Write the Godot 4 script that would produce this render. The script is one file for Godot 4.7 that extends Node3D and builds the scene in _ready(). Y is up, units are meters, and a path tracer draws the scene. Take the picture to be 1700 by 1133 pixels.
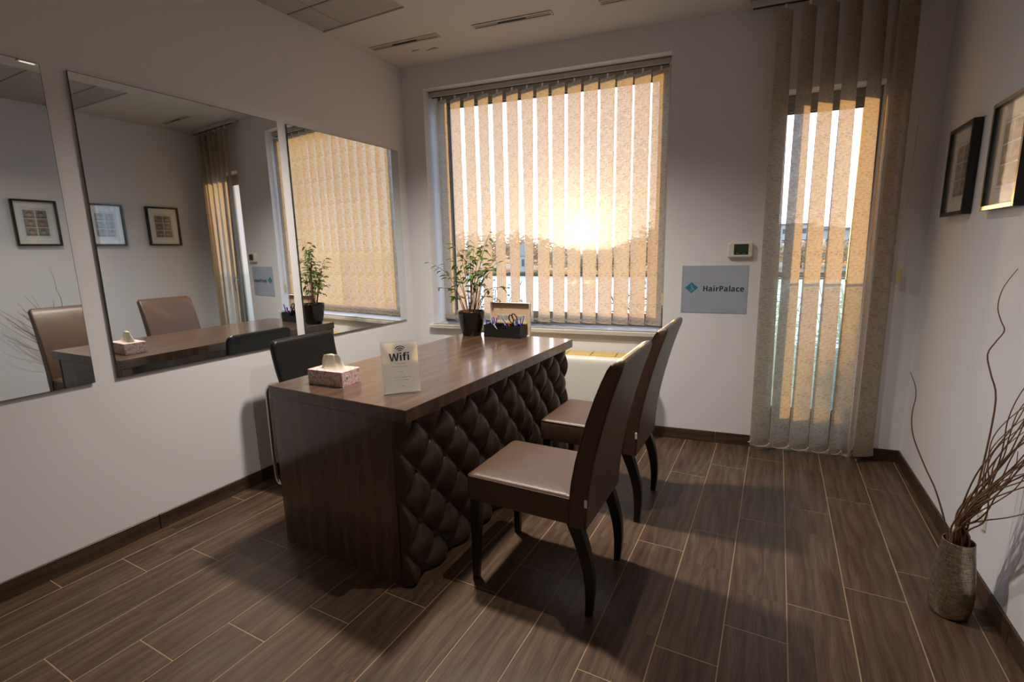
extends Node3D

# Room frame: left wall x = 0, floor y = 0, planks run along z; the back wall is turned a little about the corner.
const BETA := -0.1212
const GAM := 0.0198
const ROOM_H := 2.714
const WR := 3.387

var rng := RandomNumberGenerator.new()
var M := {}

# ------------------------------------------------------------------ mesh building
class MB:
	var v := PackedVector3Array()
	var uv := PackedVector2Array()
	var idx := PackedInt32Array()

	func vert(p: Vector3, t := Vector2.ZERO) -> int:
		v.append(p); uv.append(t)
		return v.size() - 1

	# the corners go round counter-clockwise as seen from outside
	func tri(a: int, b: int, c: int) -> void:
		idx.append_array([a, c, b])

	func poly(pts: Array, origin := Vector3.ZERO) -> void:
		var n: Vector3 = (pts[1] - pts[0]).cross(pts[2] - pts[0])
		var a := n.abs()
		var first := v.size()
		for p: Vector3 in pts:
			var q := p + origin
			var t := Vector2(q.x, q.z) if a.y >= a.x and a.y >= a.z else (Vector2(q.z, q.y) if a.x >= a.z else Vector2(q.x, q.y))
			vert(p, t)
		for i in range(1, pts.size() - 1):
			tri(first, first + i, first + i + 1)

	# box with chamfered edges; uv in metres, moved by origin
	func box(c: Vector3, s: Vector3, ch := 0.0, xf := Transform3D(), origin := Vector3.ZERO) -> void:
		var h := s / 2
		var from := v.size()
		var e := minf(ch, minf(h.x, minf(h.y, h.z)) * 0.98)
		var k := h - Vector3(e, e, e)
		for ax in 3:
			var b := (ax + 1) % 3
			var d := (ax + 2) % 3
			for sg in [-1.0, 1.0]:
				var q := []
				for w in [[-1, -1], [1, -1], [1, 1], [-1, 1]]:
					var p := Vector3.ZERO
					p[ax] = h[ax] * sg; p[b] = k[b] * w[0]; p[d] = k[d] * w[1]
					q.append(p + c)
				if sg < 0: q.reverse()
				poly(q, origin)
				if e > 0.0:
					for sb in [-1.0, 1.0]:
						var p1: Vector3 = Vector3.ZERO; var p2 := Vector3.ZERO
						p1[ax] = h[ax] * sg; p1[b] = k[b] * sb; p1[d] = -k[d]
						p2[ax] = k[ax] * sg; p2[b] = h[b] * sb; p2[d] = -k[d]
						var p3 := p2; var p4 := p1
						p3[d] = k[d]; p4[d] = k[d]
						var qq := [p1 + c, p2 + c, p3 + c, p4 + c]
						if sg * sb < 0: qq.reverse()
						poly(qq, origin)
		if e > 0.0:
			for sx in [-1.0, 1.0]:
				for sy in [-1.0, 1.0]:
					for sz in [-1.0, 1.0]:
						var t := [c + Vector3(h.x * sx, k.y * sy, k.z * sz), c + Vector3(k.x * sx, h.y * sy, k.z * sz), c + Vector3(k.x * sx, k.y * sy, h.z * sz)]
						if sx * sy * sz < 0: t.reverse()
						poly(t, origin)
		if xf != Transform3D():
			for i in range(from, v.size()): v[i] = xf * v[i]

	# rings of equal length, joined; smooth. Seen from outside each ring goes counter-clockwise when the next ring is nearer the viewer
	func loft(rings: Array, closed := true, cap0 := true, cap1 := true, vscale := 1.0) -> void:
		var n: int = rings[0].size()
		var first := v.size()
		var along := 0.0
		for r in rings.size():
			if r > 0: along += (rings[r][0] as Vector3).distance_to(rings[r - 1][0])
			var round_ := 0.0
			for i in n:
				if i > 0: round_ += (rings[r][i] as Vector3).distance_to(rings[r][i - 1])
				vert(rings[r][i], Vector2(round_, along) * vscale)
		var m := n if closed else n - 1
		for r in rings.size() - 1:
			for i in m:
				var a := first + r * n + i
				var b := first + r * n + (i + 1) % n
				tri(a, b, b + n); tri(a, b + n, a + n)
		for which in [0, 1]:
			if (which == 0 and cap0) or (which == 1 and cap1):
				var ring: Array = rings[0] if which == 0 else rings[rings.size() - 1]
				var mid := Vector3.ZERO
				for p: Vector3 in ring: mid += p / n
				var c := vert(mid)
				var s := v.size()
				for p: Vector3 in ring: vert(p, Vector2(p.x, p.z))
				for i in n:
					if which == 0: tri(c, s + (i + 1) % n, s + i)
					else: tri(c, s + i, s + (i + 1) % n)

	func tube(path: Array, radius, sides := 8, caps := true) -> void:
		var rings := []
		var up := Vector3.UP
		for i in path.size():
			var d: Vector3 = (path[mini(i + 1, path.size() - 1)] - path[maxi(i - 1, 0)]).normalized()
			if i == 0: up = Vector3.UP if absf(d.y) < 0.9 else Vector3.RIGHT
			var x := up.cross(d).normalized()
			var y := d.cross(x).normalized()
			up = y
			var r: float = radius[i] if radius is Array else radius
			var ring := []
			for k in sides:
				var a := TAU * k / sides
				ring.append(path[i] + (x * cos(a) + y * sin(a)) * r)
			rings.append(ring)
		loft(rings, true, caps, caps)

	func lathe(profile: Array, sides := 32, c := Vector3.ZERO) -> void:
		var rings := []
		for p: Vector2 in profile:
			var ring := []
			for k in sides:
				var a := -TAU * k / sides
				ring.append(c + Vector3(cos(a) * p.x, p.y, sin(a) * p.x))
			rings.append(ring)
		loft(rings, true, false, false)

	# an open sheet of (rows x columns) points
	func sheet(g: Array, us := 1.0, vs := 1.0, flip := false) -> void:
		var first := v.size()
		var n: int = g[0].size()
		for r in g.size():
			for i in n: vert(g[r][i], Vector2(i * us, r * vs))
		for r in g.size() - 1:
			for i in n - 1:
				var a := first + r * n + i
				if flip:
					tri(a, a + n, a + n + 1); tri(a, a + n + 1, a + 1)
				else:
					tri(a, a + 1, a + n + 1); tri(a, a + n + 1, a + n)

	# flat outline in the xy plane given depth along z, from z0 to z1
	func extrude(outline: PackedVector2Array, z0: float, z1: float, xf := Transform3D()) -> void:
		if Geometry2D.is_polygon_clockwise(outline):
			outline = outline.duplicate(); outline.reverse()
		var t := Geometry2D.triangulate_polygon(outline)
		var from := v.size()
		for z in [z0, z1]:
			var s := v.size()
			for p in outline: vert(Vector3(p.x, p.y, z), p)
			for i in range(0, t.size(), 3):
				var a := outline[t[i]]; var b := outline[t[i + 1]]; var c := outline[t[i + 2]]
				var ccw := (b - a).cross(c - a) > 0
				if ccw == (z == z1): tri(s + t[i], s + t[i + 1], s + t[i + 2])
				else: tri(s + t[i], s + t[i + 2], s + t[i + 1])
		for i in outline.size():
			var a := outline[i]; var b := outline[(i + 1) % outline.size()]
			poly([Vector3(a.x, a.y, z0), Vector3(b.x, b.y, z0), Vector3(b.x, b.y, z1), Vector3(a.x, a.y, z1)])
		if xf != Transform3D():
			for i in range(from, v.size()): v[i] = xf * v[i]

	func mesh(m: Material) -> ArrayMesh:
		var n := PackedVector3Array()
		n.resize(v.size())
		for i in range(0, idx.size(), 3):
			var f := (v[idx[i + 2]] - v[idx[i]]).cross(v[idx[i + 1]] - v[idx[i]])
			for k in 3: n[idx[i + k]] += f
		for i in n.size(): n[i] = n[i].normalized() if n[i].length_squared() > 1e-24 else Vector3.UP
		var a := []
		a.resize(Mesh.ARRAY_MAX)
		a[Mesh.ARRAY_VERTEX] = v; a[Mesh.ARRAY_NORMAL] = n; a[Mesh.ARRAY_TEX_UV] = uv; a[Mesh.ARRAY_INDEX] = idx
		var am := ArrayMesh.new()
		am.add_surface_from_arrays(Mesh.PRIMITIVE_TRIANGLES, a)
		am.surface_set_material(0, m)
		return am

# ------------------------------------------------------------------ scene helpers
func obj(called: String, b, m: Material, parent: Node = self, xf := Transform3D()) -> MeshInstance3D:
	var o := MeshInstance3D.new()
	o.name = called
	o.mesh = b.mesh(m) if b is MB else b
	o.transform = xf
	if parent == self: o.name = numbered(called)
	parent.add_child(o, true)
	return o

func numbered(called: String) -> String:
	if not has_node(NodePath(called)): return called
	var k := 1
	while has_node(NodePath("%s_%03d" % [called, k])): k += 1
	return "%s_%03d" % [called, k]

func tag(o: Node, label: String, category: String, group := "", kind := "") -> Node:
	o.set_meta("label", label); o.set_meta("category", category)
	if group: o.set_meta("group", group)
	if kind: o.set_meta("kind", kind)
	return o

func thing(called: String, label: String, category: String, xf := Transform3D(), group := "") -> Node3D:
	var o := Node3D.new()
	o.name = numbered(called)
	o.transform = xf
	add_child(o)
	tag(o, label, category, group)
	return o

func struct(o: Node, label := "") -> Node:
	o.set_meta("kind", "structure")
	if label: o.set_meta("label", label)
	return o

func group_node(called: String, xf := Transform3D()) -> Node3D:
	var o := Node3D.new()
	o.name = called; o.transform = xf
	add_child(o)
	return o

func mb() -> MB: return MB.new()

func bx(c: Vector3, s: Vector3, ch := 0.0) -> MB:
	var b := MB.new(); b.box(c, s, ch)
	return b

# box between two corners
func bc(a: Vector3, b: Vector3, ch := 0.0) -> MB:
	return bx((a + b) / 2, (b - a).abs(), ch)

func turn(y: float, at := Vector3.ZERO) -> Transform3D: return Transform3D(Basis(Vector3.UP, y), at)
# back wall: x along it, y up, z into the room
func back(s := 0.0, y := 0.0, out := 0.0) -> Transform3D: return turn(-BETA) * Transform3D(Basis(), Vector3(s, y, -out))
# right wall: x along it towards the viewer, z into the room
func right(a := 0.0, y := 0.0, off := 0.0) -> Transform3D:
	var b := Basis(Vector3(sin(GAM), 0, cos(GAM)), Vector3.UP, Vector3(-cos(GAM), 0, sin(GAM)))
	return Transform3D(b, Vector3(WR, 0, WR * tan(BETA))) * Transform3D(Basis(), Vector3(a, y, off))

func rrect(w: float, d: float, r: float, seg := 4) -> Array:
	# rounded rectangle in xz, counter-clockwise seen from above (+y towards the viewer)
	var out := []
	for q in 4:
		var cx: float = [1, -1, -1, 1][q] * (w / 2 - r)
		var cz: float = [-1, -1, 1, 1][q] * (d / 2 - r)
		for k in seg + 1:
			var a: float = PI / 2 * q + PI / 2 * k / seg
			out.append(Vector3(cx + cos(a) * r, 0, cz - sin(a) * r))
	return out

func spline(pts: Array, n: int) -> Array:
	var c := Curve3D.new()
	for i in pts.size():
		var t: Vector3 = (pts[mini(i + 1, pts.size() - 1)] - pts[maxi(i - 1, 0)]) / 6.0
		c.add_point(pts[i], -t, t)
	var out := []
	for i in n + 1: out.append(c.samplef(float(i) / n * (pts.size() - 1)))
	return out

# ------------------------------------------------------------------ materials
func mat(c: Color, rough := 0.6, metal := 0.0, called := "") -> StandardMaterial3D:
	var m := StandardMaterial3D.new()
	m.albedo_color = c; m.roughness = rough; m.metallic = metal
	if called: m.resource_name = called
	return m

func noise(seed_: int, freq: float, oct := 3) -> FastNoiseLite:
	var n := FastNoiseLite.new()
	n.seed = seed_; n.frequency = freq; n.noise_type = FastNoiseLite.TYPE_SIMPLEX_SMOOTH
	n.fractal_type = FastNoiseLite.FRACTAL_FBM; n.fractal_octaves = oct
	return n

func picture(w: int, h: int, f: Callable, alpha := false) -> ImageTexture:
	var n := 4 if alpha else 3
	var d := PackedByteArray()
	d.resize(w * h * n)
	var k := 0
	for y in h:
		for x in w:
			var c: Color = f.call(x, y)
			d[k] = clampi(int(c.r * 255), 0, 255); d[k + 1] = clampi(int(c.g * 255), 0, 255); d[k + 2] = clampi(int(c.b * 255), 0, 255)
			if alpha: d[k + 3] = clampi(int(c.a * 255), 0, 255)
			k += n
	return ImageTexture.create_from_image(Image.create_from_data(w, h, false, Image.FORMAT_RGBA8 if alpha else Image.FORMAT_RGB8, d))

# wood with the grain along v
func wood(seed_: int, dark: Color, light: Color, w: int, h: int, wave: float, fine: float) -> ImageTexture:
	var a := noise(seed_, 1.0, 2)
	var b := noise(seed_ + 7, 1.0, 2)
	return picture(w, h, func(x, y):
		var u := float(x) / w; var t := float(y) / h
		var warp := a.get_noise_2d(u * 2.2, t * 1.6)
		var rings := sin((u * 5.0 + warp * wave) * TAU)
		var streak := b.get_noise_2d(u * 46.0 + warp * 3.0, t * 3.2)
		var hair := b.get_noise_2d(u * 150.0, t * 9.0 + 40.0)
		var k := clampf(0.5 + 0.13 * rings + fine * streak + 0.22 * hair + 0.22 * warp, 0, 1)
		return dark.lerp(light, k))

func tex_mat(t: Texture2D, rough: float, scale := Vector3.ONE) -> StandardMaterial3D:
	var m := mat(Color.WHITE, rough)
	m.albedo_texture = t; m.uv1_scale = scale
	return m

func relief(m: StandardMaterial3D, seed_: int, freq: float, depth: float, scale: float) -> StandardMaterial3D:
	var t := NoiseTexture2D.new()
	t.width = 256; t.height = 256; t.seamless = true; t.noise = noise(seed_, freq, 3); t.as_normal_map = true; t.bump_strength = depth
	m.normal_enabled = true; m.normal_texture = t
	m.uv1_triplanar = true; m.uv1_scale = Vector3.ONE * scale
	return m

func make_materials() -> void:
	M.wall = mat(Color(0.86, 0.86, 0.88), 0.75, 0, "wall_paint")
	M.ceiling = mat(Color(0.82, 0.81, 0.80), 0.85)
	M.white = mat(Color(0.88, 0.87, 0.84), 0.4)
	M.sill = mat(Color(0.86, 0.84, 0.80), 0.3)
	M.grout = mat(Color(0.60, 0.50, 0.40), 0.85)
	M.planks = []
	for k in 4:
		var pm := tex_mat(wood(11 + k * 5, Color(0.21, 0.155, 0.118), Color(0.43, 0.345, 0.28), 192, 768, 0.7, 0.26), 0.36, Vector3(1 / 0.24, 1 / 0.9, 1))
		pm.metallic_specular = 0.4
		M.planks.append(pm)
	M.skirting = tex_mat(wood(41, Color(0.17, 0.12, 0.09), Color(0.34, 0.26, 0.20), 128, 512, 0.4, 0.3), 0.4, Vector3(1 / 0.24, 1 / 0.9, 1))
	M.desk = tex_mat(wood(61, Color(0.20, 0.14, 0.105), Color(0.42, 0.32, 0.25), 256, 512, 0.25, 0.36), 0.30, Vector3(1 / 0.4, 1 / 0.9, 1))
	M.desk.clearcoat_enabled = true; M.desk.clearcoat = 0.7; M.desk.clearcoat_roughness = 0.13
	M.tuft = relief(mat(Color(0.235, 0.18, 0.135), 0.33), 5, 0.12, 1.2, 9.0)
	M.leather = relief(mat(Color(0.325, 0.242, 0.195), 0.36), 9, 0.11, 1.4, 9.0)
	M.leather_edge = mat(Color(0.25, 0.15, 0.105), 0.5)
	M.black_leather = relief(mat(Color(0.062, 0.060, 0.062), 0.38), 15, 0.12, 1.2, 9.0)
	M.leg = mat(Color(0.075, 0.05, 0.042), 0.35)
	M.chrome = mat(Color(0.80, 0.79, 0.77), 0.16, 1.0)
	M.steel = mat(Color(0.62, 0.62, 0.62), 0.3, 1.0)
	M.frame_metal = mat(Color(0.50, 0.50, 0.50), 0.45)
	M.gasket = mat(Color(0.05, 0.05, 0.055), 0.6)
	M.rail = mat(Color(0.72, 0.71, 0.69), 0.35)
	M.mirror = mat(Color(0.93, 0.95, 0.955), 0.015, 1.0)
	M.mirror_edge = mat(Color(0.30, 0.36, 0.36), 0.15, 0.6)
	var pane := mat(Color(0.9, 0.95, 0.96, 0.04), 0.0)
	pane.transparency = BaseMaterial3D.TRANSPARENCY_ALPHA
	M.pane = pane
	# linen of the blinds: threads with slubs and pin holes, light comes through
	var nh := noise(71, 1.0, 2); var nv := noise(72, 1.0, 2)
	var linen := picture(512, 512, func(x, y):
		var hz := nh.get_noise_2d(x * 0.0065, y * 0.085)
		var vt := nv.get_noise_2d(x * 0.095, y * 0.0065)
		var thin := nh.get_noise_2d(x * 0.010 + 900.0, y * 0.26)
		var f := 0.98 - 0.36 * maxf(0.0, hz - 0.08) - 0.26 * maxf(0.0, vt - 0.10) - 0.14 * maxf(0.0, thin)
		return Color(f * 0.80, f * 0.735, f * 0.655, clampf(0.972 + 0.12 * minf(0.0, hz + 0.1) + 0.10 * minf(0.0, vt + 0.1), 0.90, 0.98)), true)
	var lm := tex_mat(linen, 0.85, Vector3(1 / 0.22, 1 / 0.22, 1))
	lm.transparency = BaseMaterial3D.TRANSPARENCY_ALPHA
	lm.backlight_enabled = true; lm.backlight = Color(1, 1, 1)
	lm.cull_mode = BaseMaterial3D.CULL_DISABLED
	lm.resource_name = "linen"
	M.linen = lm
	M.chain = mat(Color(0.80, 0.78, 0.72), 0.5)
	M.cord_weight = mat(Color(0.80, 0.72, 0.52), 0.5)
	M.black_gloss = mat(Color(0.035, 0.034, 0.034), 0.22)
	M.black = mat(Color(0.04, 0.038, 0.037), 0.5)
	M.paper = mat(Color(0.90, 0.89, 0.87), 0.6)
	M.grey_ink = mat(Color(0.42, 0.42, 0.43), 0.7)
	M.ink = mat(Color(0.10, 0.10, 0.12), 0.6)
	M.navy = mat(Color(0.10, 0.13, 0.25), 0.5)
	M.teal = mat(Color(0.12, 0.47, 0.56), 0.5)
	M.blue_pen = mat(Color(0.06, 0.14, 0.62), 0.3)
	M.red = mat(Color(0.80, 0.10, 0.14), 0.35)
	M.pot = mat(Color(0.09, 0.075, 0.065), 0.14)
	M.soil = mat(Color(0.20, 0.13, 0.09), 0.95)
	M.stem = mat(Color(0.42, 0.27, 0.17), 0.7)
	M.leaf = mat(Color(0.13, 0.25, 0.07), 0.45)
	M.leaf.backlight_enabled = true; M.leaf.backlight = Color(0.36, 0.42, 0.14); M.leaf.cull_mode = BaseMaterial3D.CULL_DISABLED
	M.leaf2 = mat(Color(0.20, 0.33, 0.09), 0.45)
	M.leaf2.backlight_enabled = true; M.leaf2.backlight = Color(0.36, 0.42, 0.14); M.leaf2.cull_mode = BaseMaterial3D.CULL_DISABLED
	M.willow = mat(Color(0.45, 0.325, 0.23), 0.65)
	M.grille = mat(Color(0.80, 0.69, 0.42), 0.5)
	M.tile = relief(mat(Color(0.76, 0.74, 0.73), 0.95), 25, 0.25, 5.0, 5.0)

# ------------------------------------------------------------------ main
func _ready() -> void:
	rng.seed = 20
	camera_and_light()
	make_materials()
	room_shell()
	floor_planks()
	skirting()
	ceiling()
	ceiling_lamps()
	window_and_door()
	blinds()
	mirrors()
	desk()
	for k in 2:
		dining_chair(k)
	office_chair()
	fan_unit()
	desk_items()
	potted_plant()
	wall_items()
	pictures()
	vase()
	outside()

func camera_and_light() -> void:
	var cam := Camera3D.new()
	cam.name = "camera"
	cam.fov = rad_to_deg(2.0 * atan(566.5 / 822.61))
	cam.near = 0.05; cam.far = 2000
	cam.transform = Transform3D(Basis(Vector3.UP, 0.4893) * Basis(Vector3.RIGHT, -0.1824) * Basis(Vector3.BACK, -0.0200), Vector3(2.6418, 1.3391, 3.2325))
	add_child(cam)
	cam.current = true
	# two round downlights in the plasterboard, above the desk and above the middle of the room
	for k in 2:
		var at: Vector3 = LAMPS[k]
		var lamp := SpotLight3D.new()
		lamp.name = "ceiling_lamp_light"
		lamp.light_color = LAMP_COLOR
		lamp.light_energy = [8.0, 1.7][k]
		lamp.spot_angle = 67.0
		lamp.spot_angle_attenuation = 1.0
		lamp.spot_range = 14.0; lamp.spot_attenuation = 2.0
		lamp.light_size = [0.08, 0.016][k]
		lamp.shadow_enabled = true
		lamp.transform = Transform3D(Basis(Vector3.RIGHT, -PI / 2), at + Vector3(0, -0.03, 0))
		add_child(lamp, true)
	var to_sun := Vector3(-0.342, 0.0317, -0.9392).normalized()
	var sun := DirectionalLight3D.new()
	sun.name = "sun"
	sun.light_color = Color(1.0, 0.80, 0.47)
	sun.light_energy = 2.3
	sun.light_angular_distance = 1.2
	sun.shadow_enabled = true
	add_child(sun)
	sun.look_at_from_position(Vector3.ZERO, -to_sun)
	# evening sky: pale at the horizon, blue above, a wide warm glow round the low sun
	var w := 512; var h := 256
	var im := Image.create_empty(w, h, false, Image.FORMAT_RGBF)
	for y in h:
		var el := PI / 2 - (y + 0.5) / h * PI
		for x in w:
			var az := (x + 0.5) / w * TAU
			var d := Vector3(sin(az) * cos(el), sin(el), -cos(az) * cos(el))
			var ang := acos(clampf(d.dot(to_sun), -1, 1))
			var up := clampf(sin(el), 0.0, 1.0)
			var c := Vector3(1.06, 1.0, 0.90).lerp(Vector3(0.66, 0.86, 1.06), smoothstep(0.15, 1.1, ang)).lerp(Vector3(0.30, 0.56, 1.0), pow(up, 0.5))
			c *= 1.0 + 0.55 * exp(-ang * ang / 0.8)
			c += Vector3(2.2, 1.5, 0.8) * exp(-ang / 0.13) + Vector3(13.0, 9.5, 6.0) * exp(-ang / 0.042)
			if el < 0.0: c = Vector3(0.35, 0.33, 0.30)
			im.set_pixel(x, y, Color(c.x, c.y, c.z))
	var pano := PanoramaSkyMaterial.new()
	pano.panorama = ImageTexture.create_from_image(im)
	var env := Environment.new()
	env.background_mode = Environment.BG_SKY
	env.sky = Sky.new()
	env.sky.sky_material = pano
	env.background_energy_multiplier = 2.9
	env.tonemap_mode = Environment.TONE_MAPPER_LINEAR
	env.tonemap_exposure = 1.0
	env.sdfgi_enabled = true; env.ssao_enabled = true; env.ssil_enabled = true
	var we := WorldEnvironment.new()
	we.name = "environment"
	we.environment = env
	add_child(we)

const LAMPS := [Vector3(1.15, ROOM_H, 1.10), Vector3(2.165, ROOM_H, 1.46)]
const LAMP_COLOR := Color(1.0, 0.95, 0.89)

func ceiling_lamps() -> void:
	var names := ["round ceiling downlight above the desk, just out of view", "small rectangular ceiling downlight glinting at the top of the left mirror"]
	for k in 2:
		var t := thing("ceiling_lamp", names[k], "lamp", Transform3D(Basis(), LAMPS[k]))
		var b := mb()
		if k == 0:
			b.lathe([Vector2(0.085, -0.002), Vector2(0.09, -0.012), Vector2(0.105, -0.010), Vector2(0.112, -0.002), Vector2(0.112, 0.0)], 32)
		else:
			ring_frame(b, -0.028, 0.028, -0.055, 0.055, 0.012, 0.0, 0.010, 0.001)
			for i in b.v.size(): b.v[i] = Vector3(b.v[i].x, -b.v[i].z, b.v[i].y)
		obj("trim_ring", b, M.white, t)
		var g := mat(Color(0.9, 0.88, 0.84), 0.6)
		g.emission_enabled = true; g.emission = LAMP_COLOR; g.emission_energy_multiplier = 3.0 if k == 0 else 1.2
		b = mb()
		if k == 0: b.lathe([Vector2(0.0, -0.006), Vector2(0.05, -0.006), Vector2(0.086, -0.005)], 32)
		else: b.box(Vector3(0, -0.003, 0), Vector3(0.030, 0.005, 0.086), 0.001)
		obj("lamp_lens", b, g, t)

const WIN := [0.190, 1.985, 0.757, 2.545]   # s0, s1, y0, y1 of the window opening
const DOOR := [2.590, 3.160, 0.0, 2.235]
const THICK := 0.40
const FRONT := 4.6

func room_shell() -> void:
	struct(obj("wall_left", bc(Vector3(-0.2, -0.05, -0.6), Vector3(0, 3.0, FRONT + 0.2)), M.wall), "white painted wall that carries the three mirrors")
	var b := mb()
	var cuts := [[-0.3, WIN[0], 0.0, 3.0], [WIN[0], WIN[1], 0.0, WIN[2]], [WIN[0], WIN[1], WIN[3], 3.0], [WIN[1], DOOR[0], 0.0, 3.0], [DOOR[0], DOOR[1], DOOR[3], 3.0], [DOOR[1], 3.9, 0.0, 3.0]]
	for c in cuts:
		b.box(Vector3((c[0] + c[1]) / 2, (c[2] + c[3]) / 2, -THICK / 2), Vector3(c[1] - c[0], c[3] - c[2], THICK))
	struct(obj("wall_back", b, M.wall, self, back()), "white painted window wall")
	b = mb()
	b.box(Vector3(2.2, 1.475, -0.1), Vector3(5.8, 3.05, 0.2))
	struct(obj("wall_right", b, M.wall, self, right()), "white painted wall with the framed pictures")
	struct(obj("wall_front", bc(Vector3(-0.2, -0.05, FRONT), Vector3(3.9, 3.0, FRONT + 0.2)), M.wall), "white wall behind the viewer")

func floor_planks() -> void:
	var f := group_node("floor")
	struct(f, "dark wood-look plank tile floor with light joints")
	obj("grout_bed", bc(Vector3(-0.2, -0.2, -1.0), Vector3(3.9, -0.0008, FRONT + 0.2)), M.grout, f)
	var xs := [-0.085, 0.119, 0.323, 0.527, 0.730, 0.934, 1.138, 1.342, 1.545, 1.749, 1.953, 2.157, 2.360, 2.5605, 2.761, 2.9615, 3.162, 3.3615, 3.56]
	var js := [1.69, 2.277, 2.09, 1.89, 2.50, 2.306, 2.11, 1.917, 1.725, 1.52, 1.32, 1.115, 1.71, 1.505, 1.285, 1.083, 0.873, 0.67]
	var g := 0.0028
	for c in xs.size() - 1:
		var x0: float = xs[c]
		var x1: float = xs[c + 1]
		var z: float = fposmod(js[c] + 0.9, 0.805) - 0.9 - 0.805
		while z < FRONT:
			var z0 := maxf(z, -0.60)
			var z1 := minf(z + 0.805, FRONT + 0.05)
			if z1 - z0 > 0.03:
				var b := mb()
				var off := Vector3(rng.randf() * 5.0, 0, rng.randf() * 5.0)
				b.box(Vector3((x0 + x1) / 2, -0.01, (z0 + z1) / 2), Vector3(x1 - x0 - g, 0.02, z1 - z0 - g), 0.0012, Transform3D(), off)
				obj("plank", b, M.planks[rng.randi() % 4], f)
			z += 0.805

func skirting() -> void:
	# tile skirting boards in pieces, with joints
	for side in ["left", "back", "right"]:
		var n := group_node("baseboard_" + side, Transform3D() if side == "left" else (back() if side == "back" else right()))
		struct(n, "dark wood-look tile skirting along the %s wall" % side)
		var spans := []
		if side == "left":
			var z := -0.34
			while z < FRONT:
				spans.append([maxf(z, 0.0), minf(z + 0.8, FRONT)]); z += 0.8
		elif side == "back":
			spans = [[0.0, 0.76], [0.76, 1.56], [1.56, 2.36], [2.36, 2.59], [3.16, 3.42]]
		else:
			var z := 0.0
			while z < 5.0:
				spans.append([z, minf(z + 0.8, 5.02)]); z += 0.8
		for s in spans:
			var b := mb()
			var len_: float = s[1] - s[0] - 0.003
			# built with its length along z so that the grain runs along it
			b.box(Vector3.ZERO, Vector3(0.010, 0.0767, len_), 0.0015, Transform3D(), Vector3(rng.randf() * 3, rng.randf(), rng.randf() * 3))
			for i in b.uv.size(): b.uv[i] = Vector2(b.uv[i].y, b.uv[i].x)
			var mid: float = (s[0] + s[1]) / 2
			var xf := Transform3D(Basis(), Vector3(0.005, 0.0384, mid)) if side == "left" else Transform3D(Basis(Vector3.UP, PI / 2), Vector3(mid, 0.0384, 0.005))
			obj("skirting_tile", b, M.skirting, n, xf)

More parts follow.
